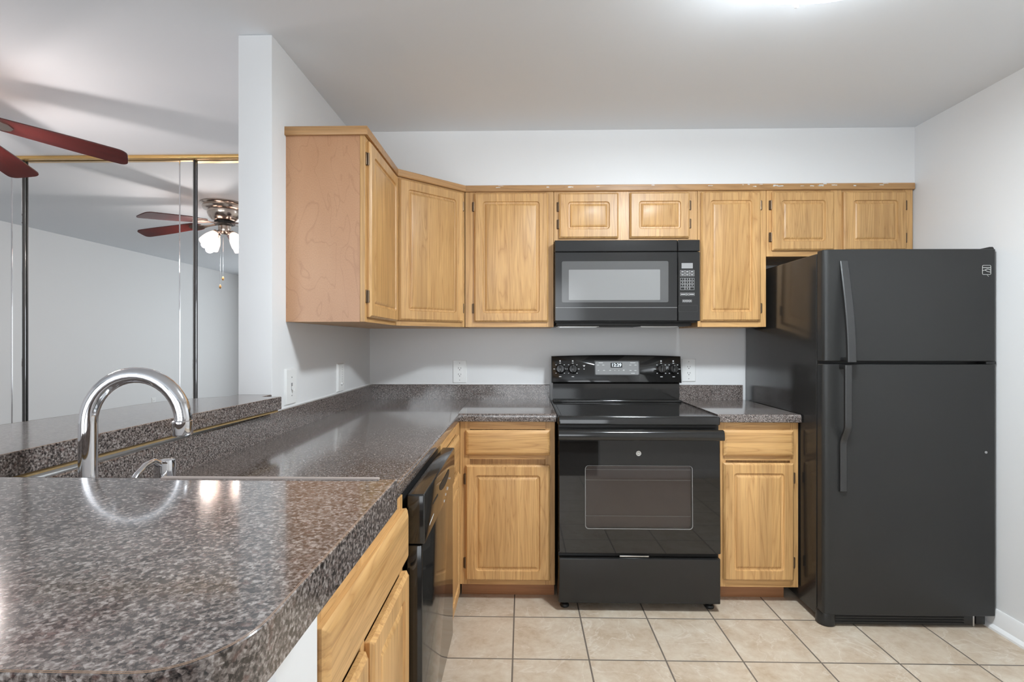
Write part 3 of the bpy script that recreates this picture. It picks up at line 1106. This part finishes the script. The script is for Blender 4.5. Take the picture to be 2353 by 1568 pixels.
# oven cavity seen through the window (open toward the door)
vs = [(wx0 + 0.001, 0.0262, wz0 + 0.001), (wx1 - 0.001, 0.0262, wz0 + 0.001), (wx1 - 0.001, 0.0262, wz1 - 0.001), (wx0 + 0.001, 0.0262, wz1 - 0.001),
      (wx0 + 0.001, 0.029, wz0 + 0.001), (wx1 - 0.001, 0.029, wz0 + 0.001), (wx1 - 0.001, 0.029, wz1 - 0.001), (wx0 + 0.001, 0.029, wz1 - 0.001)]
b.add(vs, [(4, 5, 6, 7), (0, 1, 5, 4), (1, 2, 6, 5), (2, 3, 7, 6), (3, 0, 4, 7)])
b.build('cavity_back', M['enamel'], od)
for z in (0.442, 0.610, 0.659):
    b = MB()
    b.cyl((wx0 + 0.004, 0.022, z), (wx1 - 0.004, 0.022, z), 0.0019, n=8)
    b.build('oven_rack', M['wire'], od)
# handle: full-width bar standing off the top of the door
b = MB()
b.loops([[(x, y, z) for y, z in ((0.008, 0.803), (-0.036, 0.806), (-0.040, 0.812), (-0.038, 0.840), (-0.030, 0.850), (-0.014, 0.852), (-0.012, 0.846), (-0.022, 0.842), (-0.026, 0.838), (-0.026, 0.820), (-0.020, 0.812), (0.008, 0.811))] for x in (-hw + 0.001, hw - 0.001)])
hdl = b.build('handle', M['gloss'], od, 60)
b = MB()
for x0, x1 in ((-0.30, -0.22), (-0.205, -0.13), (-0.055, 0.02), (0.035, 0.11), (0.19, 0.265), (0.28, 0.355)):
    b.box(x0, x1, -0.012, 0.006, 0.8465, 0.851)
b.build('vent_slot', M['black'], od)
# emblem
b = MB()
b.cyl((0.538 - xc, dy(0.738) - 0.0002, 0.738), (0.538 - xc, dy(0.738) - 0.0022, 0.738), 0.0118, n=28)
em = b.build('emblem', M['emblem'], od)
b = MB()
for cx, cz, r_, a0, a1 in ((-0.003, 0.002, 0.0040, 20, 300), (0.003, -0.002, 0.0042, 200, 480), (0.004, 0.004, 0.0022, 0, 250), (-0.004, -0.0045, 0.0022, 150, 420)):
    path = [(0.538 - xc + cx + r_ * math.cos(math.radians(a)), dy(0.738) - 0.0024, 0.738 + cz + r_ * math.sin(math.radians(a))) for a in range(a0, a1, 20)]
    b.tube(path, 0.0007, 6)
b.build('monogram', M['deep'], em)
# storage drawer, feet
b = MB()
panel(b, -hw + 0.004, hw - 0.004, 0.042, 0.252, [(0.0, 0.034, 0.004), (0.0, 0.006, 0.004), (0.003, 0.001, 0.004), (0.006, 0.0, 0.004)])
dr = b.build('storage_drawer', M['black'], t)
MB().box(-0.09, 0.045, 0.008, 0.012, 0.2555, 0.262, 0.001).build('drawer_lip', M['steel'], dr)
for x in (-hw + 0.035, hw - 0.035):
    for y in (0.06, 0.60):
        MB().lathe([(0.0001, 0), (0.020, 0.0), (0.022, 0.006), (0.018, 0.014), (0.010, 0.018), (0.010, 0.036)], (x, y, 0), n=18).build('foot', M['deep'], t)

# ------------------------------------------------------------------ microwave
YMW = 2.680
t = thing('microwave', 'black over-the-range microwave hung under the short wall cabinet', 'microwave', (0.168, YMW, 1.364))
wM, hM = 0.756, 0.424
MB().box(0.003, wM - 0.003, 0.030, 0.390, 0.002, hM - 0.002).build('body', M['black'], t)
b = MB()
XD = 0.640                                         # door / control panel seam
panel(b, 0.0, XD - 0.0015, 0.0, 0.361, [(0, 0.030, 0.003), (0, 0.004, 0.004), (0.003, 0.0, 0.004)])
md = b.build('door', M['mw'], t)
b = MB()
panel(b, 0.0, XD - 0.0015, 0.364, hM, [(0, 0.030, 0.003), (0, 0.006, 0.004), (0.003, 0.002, 0.004)])
panel(b, XD + 0.0015, wM, 0.364, hM, [(0, 0.030, 0.003), (0, 0.006, 0.004), (0.003, 0.002, 0.004)])
b.build('vent_band', M['mw'], t)
b = MB()
panel(b, XD + 0.0015, wM, 0.0, 0.361, [(0, 0.030, 0.003), (0, 0.004, 0.004), (0.003, 0.0, 0.004)])
mc = b.build('control_panel', M['mw'], t)
b = MB()
panel(b, 0.037, 0.591, 0.098, 0.313, [(0, 0.002, 0.008), (0, -0.0004, 0.008)])
sr = b.build('window_surround', M['mw_surround'], md)
b = MB()
panel(b, 0.073, 0.548, 0.110, 0.269, [(0, 0.0015, 0.004), (0, -0.0008, 0.004)])
b.build('window_screen', M['mw_window'], md)
MB().box(0.004, XD - 0.004, -0.0009, 0.001, 0.0695, 0.0715).build('door_groove', M['lcd'], md)
b = MB()
panel(b, 0.659, 0.717, 0.274, 0.302, [(0, 0.001, 0.001), (0, -0.0006, 0.001)])
b.build('display', M['lcd'], mc)['label'] = 'blank grey display'
b = MB()


def outline(mb, x0, x1, z0, z1, th=0.0007):
    for a, c, e_, g2 in ((x0, x1, z0, z0 + th), (x0, x1, z1 - th, z1), (x0, x0 + th, z0, z1), (x1 - th, x1, z0, z1)):
        mb.box(a, c, -0.0008, 0.0005, e_, g2)


# keypad rows
for r_ in range(2):
    for c_ in range(3):
        x0 = 0.653 + c_ * 0.0245
        z0 = 0.250 - r_ * 0.0165
        outline(b, x0, x0 + 0.0225, z0, z0 + 0.0145)
        b.box(x0 + 0.005, x0 + 0.0175, -0.0008, 0.0005, z0 + 0.0055, z0 + 0.009)
for r_ in range(4):
    for c_ in range(3):
        x0 = 0.653 + c_ * 0.0245
        z0 = 0.210 - r_ * 0.0158
        outline(b, x0, x0 + 0.0225, z0, z0 + 0.014)
for x0, x1 in ((0.653, 0.682), (0.684, 0.694), (0.697, 0.7255)):
    outline(b, x0, x1, 0.132, 0.147)
    b.box(x0 + 0.003, x1 - 0.003, -0.0008, 0.0005, 0.1375, 0.1415)
for k in range(4):
    outline(b, 0.664 + k * 0.0122, 0.6745 + k * 0.0122, 0.098, 0.111)
    b.box(0.667 + k * 0.0122, 0.6715 + k * 0.0122, -0.0008, 0.0005, 0.1025, 0.107)
kp = b.build('keypad', M['print'], mc)
for i, ch in enumerate('123456789'):
    text_mesh('key_digit', ch, 0.0105, M['print'], kp, (0.653 + (i % 3) * 0.0245 + 0.0113, -0.0006, 0.217 - (i // 3) * 0.0158), depth=0.0002)
text_mesh('key_digit', '0', 0.0105, M['print'], kp, (0.653 + 0.0245 + 0.0113, -0.0006, 0.217 - 3 * 0.0158), depth=0.0002)
b = MB()
panel(b, 0.643, 0.742, 0.048, 0.083, [(0, 0.001, 0.002), (0, -0.0004, 0.002)])
panel(b, 0.645, 0.740, 0.050, 0.081, [(0, -0.0003, 0.002), (0, -0.0014, 0.002)], mi=1)
b.build('door_button', [M['deep'], M['mw']], mc)
b = MB()
b.box(0.006, wM - 0.006, 0.035, 0.385, -0.006, 0.002)
b.box(0.010, wM - 0.030, 0.045, 0.35, -0.024, -0.006, 0.004)
un = b.build('underside', M['deep'], t)
for x0, x1 in ((0.02, 0.24), (0.46, 0.66)):
    b = MB()
    b.box(x0, x1, 0.060, 0.24, -0.028, -0.0235, 0.002)
    for k in range(6):
        b.box(x0 + 0.01, x1 - 0.01, 0.075 + k * 0.026, 0.085 + k * 0.026, -0.030, -0.0275)
    b.build('grease_filter', M['steel'], un)

# ------------------------------------------------------------------ refrigerator
t = thing('refrigerator', 'black top-freezer refrigerator with curved handles beside the right wall', 'refrigerator', (1.318, 2.265, 0))
wF, dF = 0.741, 0.79
ca = MB().box(0.002, wF - 0.002, 0.062, dF, 0.030, 1.652, 0.004, 2).build('case', M['fridge_side'], t)
ca['label'] = 'smooth glossy black case'
MB().box(0.008, wF - 0.008, 0.050, 0.063, 0.06, 1.640).build('door_gasket', M['deep'], t)


def fridge_door(name, z0, z1):
    r_ = 0.030
    pts = [(0.0, 0.050)]
    for k in range(9):
        a = math.radians(180 + 90 * k / 8)
        pts.append((r_ * 1.0 + r_ * math.cos(a), 0.022 + 0.022 * math.sin(a)))
    m_ = 14
    for k in range(1, m_):
        x = r_ + (wF - 2 * 0.012 - r_ + 0.012) * k / m_
        pts.append((x, -0.004 * math.sin(PI * k / m_)))
    for k in range(7):
        a = math.radians(270 + 90 * k / 6)
        pts.append((wF - 0.012 + 0.012 * math.cos(a), 0.012 + 0.012 * math.sin(a)))
    pts.append((wF, 0.050))
    ls = []
    for z, s_ in ((z0, 0.003), (z0 + 0.003, 0), (z1 - 0.003, 0), (z1, 0.003)):
        ls.append([(min(max(px, s_), wF - s_), py + (s_ if py < 0.04 else 0), z) for px, py in pts])
    return MB().loops(ls).build(name, M['fridge'], t)


fz = fridge_door('freezer_door', 1.1715, 1.661)
fd = fridge_door('fridge_door', 0.062, 1.158)


def handle(path, parent, wdt=0.034, thick=0.014):
    ls = []
    for x, y, z in path:
        ls.append([(x - wdt / 2, y + thick, z), (x - wdt / 2, y + 0.003, z), (x - wdt / 2 + 0.004, y, z), (x + wdt / 2 - 0.004, y, z), (x + wdt / 2, y + 0.003, z), (x + wdt / 2, y + thick, z)])
    mb = MB().loops(ls)
    mb.m = [1 if i < 6 * (len(ls) - 1) and i % 6 in (0, 4, 5) else 0 for i in range(len(mb.f))]  # sides and back take black: the handle's shaded sides are painted in
    return mb.build('handle', [M['handle'], M['deep']], parent)


hp = []
for k in range(15):
    f = k / 14
    z = 1.610 - (1.610 - 1.1700) * f
    off = 0.052 * math.sin(min(1, f * 1.0) * PI / 2)
    hp.append((0.085 + 0.002 * f, -0.006 - off, z))
handle(hp, fz, 0.036, 0.014)
MB().box(0.070, 0.102, -0.052, 0.0, 1.172, 1.190, 0.003).build('handle_bracket', M['deep'], fz)
hp = []
for k in range(9):
    hp.append((0.074, -0.055, 1.156 - (1.156 - 0.90) * k / 8))
for k in range(1, 9):
    f = k / 8
    s_ = f * f * (3 - 2 * f)
    hp.append((0.074 + 0.004 * s_, -0.055 + 0.041 * s_, 0.90 - 0.09 * f))
for z in (0.75, 0.70, 0.65, 0.62, 0.606, 0.602):
    hp.append((0.078, -0.0145 + (0.006 if z < 0.604 else 0), z))
handle(hp, fd, 0.029, 0.013)
MB().box(0.064, 0.086, -0.046, 0.0, 1.138, 1.1575, 0.003).build('handle_bracket', M['deep'], fd)
MB().cyl((0.694, -0.0005, 0.776), (0.694, -0.003, 0.776), 0.0055, n=16).build('door_plug', M['lcd'], fd)
# badge
b = MB()
bx0, bx1, bz0, bz1 = 0.679, 0.715, 1.549, 1.589
yb = -0.0012


def seg(p, q, r_=0.0012):
    b.tube([(p[0], yb, p[1]), (q[0], yb, q[1])], r_, 6)


fr = rrect(bx0, bx1, bz0, bz1, 0.005, 4)
b.tube([(x, yb, z) for x, z in fr] + [(fr[0][0], yb, fr[0][1])], 0.0012, 6)
seg((bx0, bz1 - 0.010), (bx1, bz1 - 0.010), 0.0018)
b.tube([(bx0, yb, 1.566), (bx0 + 0.010, yb, 1.568), (bx0 + 0.020, yb, 1.573), (bx0 + 0.028, yb, 1.572), (bx1, yb, 1.567)], 0.0016, 6)
b.tube([(bx0 + 0.012, yb, 1.567), (bx0 + 0.022, yb, 1.562), (bx1, yb, 1.559)], 0.0014, 6)
seg((bx0 + 0.020, bz0 - 0.002), (bx0 + 0.027, bz0 - 0.009), 0.0008)
b.build('badge', M['emblem'], fz)
# hinges, base grille, foot cover
MB().lathe([(0.0001, 0), (0.016, 0), (0.016, 0.006), (0.012, 0.009), (0.0001, 0.009)], (0.035, 0.045, 1.653)).build('hinge_cap', M['fridge'], t)
MB().loops([[(x, y, z) for x, z in ((0.64, 1.6535), (0.72, 1.671), (0.733, 1.671), (0.738, 1.666), (0.738, 1.6535))] for y in (0.010, 0.085)]).build('hinge_cover', M['black'], t)
MB().box(0.70, wF + 0.002, 0.004, 0.06, 1.1595, 1.1700, 0.001).build('mid_hinge', M['deep'], t)
b = MB()
b.box(0.045, 0.66, 0.022, 0.060, 0.010, 0.056, 0.003)
for k in range(3):
    b.box(0.06, 0.62, 0.0185, 0.024, 0.018 + k * 0.012, 0.023 + k * 0.012, 0.001, 1)
b.build('base_grille', M['deep'], t)
b = MB()
b.lathe([(0.0001, 0.004), (0.038, 0.004), (0.040, 0.010), (0.038, 0.050), (0.030, 0.075), (0.016, 0.086), (0.0001, 0.088)], (0.036, 0.050, 0))
b.build('foot_cover', M['fridge'], t)
MB().box(0.665, 0.672, 0.03, 0.06, 0.0, 0.055).build('roller_bracket', M['steel'], t)
b = MB()
b.box(0.675, 0.715, 0.025, 0.06, 0.012, 0.056, 0.004)
b.build('roller', M['deep'], t)
for x in (0.05, wF - 0.05):
    MB().lathe([(0.0001, 0), (0.022, 0.0), (0.024, 0.012), (0.015, 0.022), (0.015, 0.032)], (x, dF - 0.06, 0), n=16).build('foot', M['deep'], t)


# ------------------------------------------------------------------ outlets and switches
def plate(mb, w_, h_, th=0.006):
    panel(mb, -w_ / 2, w_ / 2, -h_ / 2, h_ / 2, [(0.0, 0.0, 0.003), (0.0, -0.002, 0.003), (0.004, -th, 0.003)])


def outlet(label, loc, rot, w_=0.084, h_=0.138):
    t = thing('power_outlet', label, 'outlet', loc, rot, 'wall outlets')
    b = MB()
    plate(b, w_, h_)
    pl = b.build('cover_plate', M['plastic'], t)
    b = MB()
    panel(b, -0.0185, 0.0185, -0.036, 0.036, [(0, -0.0055, 0.002), (0, -0.0075, 0.002)])
    rc = b.build('receptacle', M['plastic'], t)
    b = MB()
    for s_ in (-1, 1):
        cz = 0.0185 * s_
        b.box(-0.0085, -0.0060, -0.0079, -0.0070, cz - 0.002, cz + 0.007)
        b.box(0.0060, 0.0085, -0.0079, -0.0070, cz - 0.001, cz + 0.006)
        b.cyl((0, -0.0070, cz - 0.008), (0, -0.0079, cz - 0.008), 0.0028, n=12)
    outline2 = rrect(-0.0185, 0.0185, -0.036, 0.036, 0.002)
    b.build('slot', M['slot'], rc)
    for s_ in (-1, 1):
        MB().cyl((0, -0.0055, 0.051 * s_), (0, -0.0066, 0.051 * s_), 0.0026, n=12).build('screw', M['lcd'], t)
    return t


outlet('white outlet on the back wall above the long counter', (-0.379, YB, 1.076), 0)
outlet('white outlet on the back wall just right of the range backguard', (0.990, YB, 1.086), 0)
outlet('white outlet low on the living room wall, seen only in the mirror', (XW, -0.50, 0.45), -PI / 2 + PI, 0.075, 0.12)

t = thing('light_switch', 'white toggle switch plate on the left wall beside the bar end', 'light switch', (XL, 2.009, 1.080), PI / 2)
b = MB()
plate(b, 0.094, 0.142, 0.009)
b.build('cover_plate', M['plastic'], t)
MB().box(-0.006, 0.006, -0.0096, -0.0085, -0.014, 0.014).build('toggle_slot', M['lcd'], t)
tg = MB().loops([[(x, y, z) for x, z in ((-0.004, -0.011 + dz), (0.004, -0.011 + dz), (0.004, 0.001 + dz), (-0.004, 0.001 + dz))] for y, dz in ((-0.009, 0), (-0.021, -0.006))])
tg.build('toggle', M['plastic'], t)
for s_ in (-1, 1):
    MB().cyl((0, -0.0085, 0.036 * s_), (0, -0.0098, 0.036 * s_), 0.003, n=12).build('screw', M['lcd'], t)

t = thing('dimmer_switch', 'white slide dimmer plate on the left wall under the wall cabinet', 'dimmer switch', (XL, 2.562, 1.076), PI / 2)
b = MB()
plate(b, 0.088, 0.142, 0.010)
b.build('cover_plate', M['plastic'], t)
b = MB()
for k in range(7):
    b.box(0.010, 0.015, -0.0106, -0.0095, -0.022 + k * 0.012, -0.020 + k * 0.012)
b.build('scale_mark', M['lcd'], t)
MB().box(-0.009, 0.009, -0.0104, -0.0095, -0.045, 0.045).build('slide_track', M['plastic'], t)
MB().box(-0.010, 0.010, -0.018, -0.010, -0.036, -0.026, 0.002).build('slider', M['plastic'], t)

# ------------------------------------------------------------------ mirrored closet doors
t = thing('closet_track', 'brass coloured track along the top of the mirrored closet doors', 'door track', (0, YM, 0))
b = MB()
b.box(-4.30, XLo - 0.001, -0.066, -0.001, 2.372, 2.3895, 0.002)
b.build('rail', M['brass'], t)


def closet_door(label, x0, x1, y, strip_w):
    t = thing('mirror_door', label, 'mirrored sliding door', (x0, y, 0.012), 0, 'mirrored closet doors')
    wd, hd_ = x1 - x0, 2.372 - 0.012
    b = MB()
    b.box(0.004, wd - 0.004, 0.004, 0.010, 0.012, hd_ - 0.004)
    b.build('mirror', M['mirror'], t)
    b = MB()
    b.box(0.0, wd, 0.001, 0.012, 0, 0.02, 0.001)
    b.build('bottom_rail', M['white'], t)
    b = MB()
    b.box(0.0, 0.006, 0.001, 0.012, 0.0, hd_, 0.001)
    b.build('stile', M['chrome'], t)
    b = MB()
    b.box(wd - 0.008, wd, 0.001, 0.012, 0.0, hd_, 0.001)  # dark strip stands in for the shadow line where doors overlap
    b.build('stile', M['slot'], t)['label'] = 'dark edge stile'
    if strip_w:
        b = MB()
        b.box(wd - strip_w, wd - 0.012, 0.0022, 0.0039, 0.012, hd_ - 0.004)
        b.build('mirror_strip', M['mirror'], t)
        b = MB()
        b.box(wd - strip_w - 0.003, wd - strip_w + 0.003, -0.001, 0.0039, 0.012, hd_ - 0.004, 0.002)
        b.build('bead', M['chrome'], t)
    return t


closet_door('mirrored closet door farthest from the wall stub, mostly out of view', -4.10, -3.066, YM - 0.043, 0.074)
closet_door('wide mirrored closet door, the middle one behind the faucet', -3.075, -2.010, YM - 0.030, 0.092)
closet_door('mirrored closet door next to the wall stub, reflecting the fan lamps', -2.016, XLo - 0.004, YM - 0.017, 0)

# ------------------------------------------------------------------ ceiling fan
FX, FY = -2.458, 2.044
t = thing('ceiling_fan', 'ceiling fan with cherry wood blades, brushed metal motor and four lamps', 'ceiling fan', (FX, FY, H))
b = MB()
b.lathe([(0.0001, 0), (0.178, 0.0), (0.180, -0.008), (0.172, -0.018), (0.160, -0.022), (0.165, -0.034), (0.158, -0.050), (0.140, -0.058), (0.128, -0.062), (0.128, -0.080),
         (0.118, -0.110), (0.098, -0.135), (0.078, -0.145), (0.0001, -0.145)], n=48)
b.build('motor_housing', M['nickel'], t)
b = MB()
b.lathe([(0.074, -0.145), (0.078, -0.150), (0.078, -0.168), (0.070, -0.172), (0.0001, -0.172)], n=32)
b.build('blade_ring', M['deep'], t)
b = MB()
b.lathe([(0.0001, -0.172), (0.045, -0.172), (0.048, -0.180), (0.048, -0.225), (0.042, -0.240), (0.030, -0.252), (0.0001, -0.255)], n=32)
b.build('switch_housing', M['nickel'], t)
for k in range(5):
    a = math.radians(35.3 + 72 * k)
    rot = Matrix.Rotation(a, 4, 'Z')
    droop = Matrix.Rotation(math.radians(7.9), 4, 'Y')
    pitch = Matrix.Rotation(math.radians(-12), 4, 'X')
    base = Matrix.Translation((0, 0, -0.156))
    T = rot @ base @ droop @ pitch
    # blade outline
    o_ = []
    for x, hwid in ((0.185, 0.030), (0.20, 0.046), (0.23, 0.054), (0.35, 0.060), (0.50, 0.066), (0.63, 0.067)):
        o_.append((x, hwid))
    for q in range(1, 8):
        an = math.radians(90 - 90 * q / 8)
        o_.append((0.642 + 0.038 * math.cos(an), 0.032 + 0.035 * math.sin(an)))
    o_.append((0.681, 0.0))
    full = o_ + [(x, -y) for x, y in reversed(o_[:-1])]
    b = MB()
    b.loops([[T @ Vector((x, y, -0.003)) for x, y in full], [T @ Vector((x, y, 0.003)) for x, y in full]])
    bl = b.build('blade', M['cherry'], t)
    # the texture should follow the blade: keep mesh in blade space
    bl.data.transform(T.inverted())
    bl.matrix_local = T
    b = MB()
    iron = [(0.060, 0.020), (0.10, 0.012), (0.15, 0.014), (0.19, 0.030), (0.235, 0.036), (0.262, 0.026), (0.275, 0.0)]
    full = iron + [(x, -y) for x, y in reversed(iron[:-1])]
    b.loops([[T @ Vector((x, y, z_ + max(0, 0.12 - x) * 0.12)) for x, y in full] for z_ in (-0.0075, -0.0032)])
    b.build('blade_iron', M['nickel'], t)
for k in range(4):
    a = math.radians(20 + 90 * k)
    d = Vector((math.cos(a), math.sin(a), 0))
    b = MB()
    b.tube([Vector((0, 0, -0.225)) + d * 0.03, Vector((0, 0, -0.238)) + d * 0.065, Vector((0, 0, -0.252)) + d * 0.085], [0.011, 0.010, 0.012], 14)
    b.build('lamp_arm', M['nickel'], t)
    axis = (d * 0.62 + Vector((0, 0, -0.78))).normalized()
    rm = Vector((0, 0, 1)).rotation_difference(axis).to_matrix().to_4x4()
    o_ = Vector((0, 0, -0.245)) + d * 0.080
    b = MB()
    b.lathe([(0.0001, -0.004), (0.022, -0.004), (0.024, 0.0), (0.024, 0.022), (0.021, 0.026)], o_, rm, 24)
    b.build('lamp_socket', M['nickel'], t)
    b = MB()
    b.lathe([(0.026, 0.012), (0.034, 0.030), (0.046, 0.060), (0.054, 0.090), (0.058, 0.118), (0.060, 0.135), (0.0575, 0.135), (0.0555, 0.118), (0.0515, 0.090), (0.0435, 0.060), (0.0315, 0.030)], o_, rm, 32)
    sh = b.build('lamp_shade', M['shade'], t)
    sh['label'] = 'frosted glass shade, lit'
    b = MB()
    b.lathe([(0.0001, 0.024), (0.012, 0.026), (0.014, 0.045), (0.026, 0.070), (0.028, 0.084), (0.020, 0.102), (0.0001, 0.110)], o_, rm, 20)
    b.build('bulb', M['bulb'], sh)
    p = Vector((FX, FY, H)) + o_ + axis * 0.150
    light('fan_lamp_glow', 'POINT', p, 11, (1.0, 0.90, 0.86), size=0.03)
for (dx, dy_, zl, fob) in ((0.012, 0.045, -0.60, 1), (-0.02, 0.03, -0.665, 1)):
    b = MB()
    b.tube([(dx, dy_, -0.245), (dx, dy_, zl)], 0.0015, 8)
    ch = b.build('pull_chain', M['chrome'], t)
    b = MB()
    b.lathe([(0.0001, 0.0), (0.004, -0.003), (0.009, -0.018), (0.009, -0.026), (0.005, -0.034), (0.0001, -0.036)], (dx, dy_, zl), n=16)
    b.build('fob', M['fob'], ch)

# ------------------------------------------------------------------ kitchen ceiling light
LX, LY, LR = 0.83, 1.36, 0.205
t = thing('ceiling_light', 'flush bowl ceiling light with small clips above the kitchen floor', 'ceiling light', (LX, LY, H))


def sq(rr, z, n=48, e_=3.0):
    pts = []
    for k in range(n):
        a = 2 * PI * k / n
        c_, s_ = math.cos(a), math.sin(a)
        m_ = (abs(c_) ** e_ + abs(s_) ** e_) ** (-1 / e_)
        pts.append((rr * m_ * c_, rr * m_ * s_, z))
    return pts


b = MB()
b.loops([sq(0.10, 0), sq(0.10, -0.022), sq(0.09, -0.025)])
b.build('ceiling_pan', M['white'], t)
b = MB()
b.loops([sq(LR, -0.062), sq(LR + 0.004, -0.066), sq(LR + 0.004, -0.100), sq(LR, -0.110), sq(LR * 0.9, -0.114), sq(LR * 0.5, -0.117), sq(LR * 0.1, -0.118)], cap0=False)
b.build('glass_bowl', M['bowl'], t)
for a in (0, 90, 180, 270):
    c_, s_ = math.cos(math.radians(a)), math.sin(math.radians(a))
    b = MB()
    b.tube([(c_ * 0.09, s_ * 0.09, -0.02), (c_ * 0.15, s_ * 0.15, -0.05), (c_ * (LR + 0.006), s_ * (LR + 0.006), -0.095), (c_ * (LR + 0.007), s_ * (LR + 0.007), -0.114), (c_ * (LR - 0.004), s_ * (LR - 0.004), -0.119)], 0.004, 10)
    b.build('clip', M['white'], t)
light('kitchen_lamp_glow', 'POINT', (LX, LY, H - 0.080), 19, (0.85, 0.94, 1.0), size=0.05)
lamp = light('kitchen_lamp_downlight', 'AREA', (LX, LY, H - 0.075), 72, (0.87, 0.95, 1.0), size=0.30)
lamp.data.shape = 'DISK'
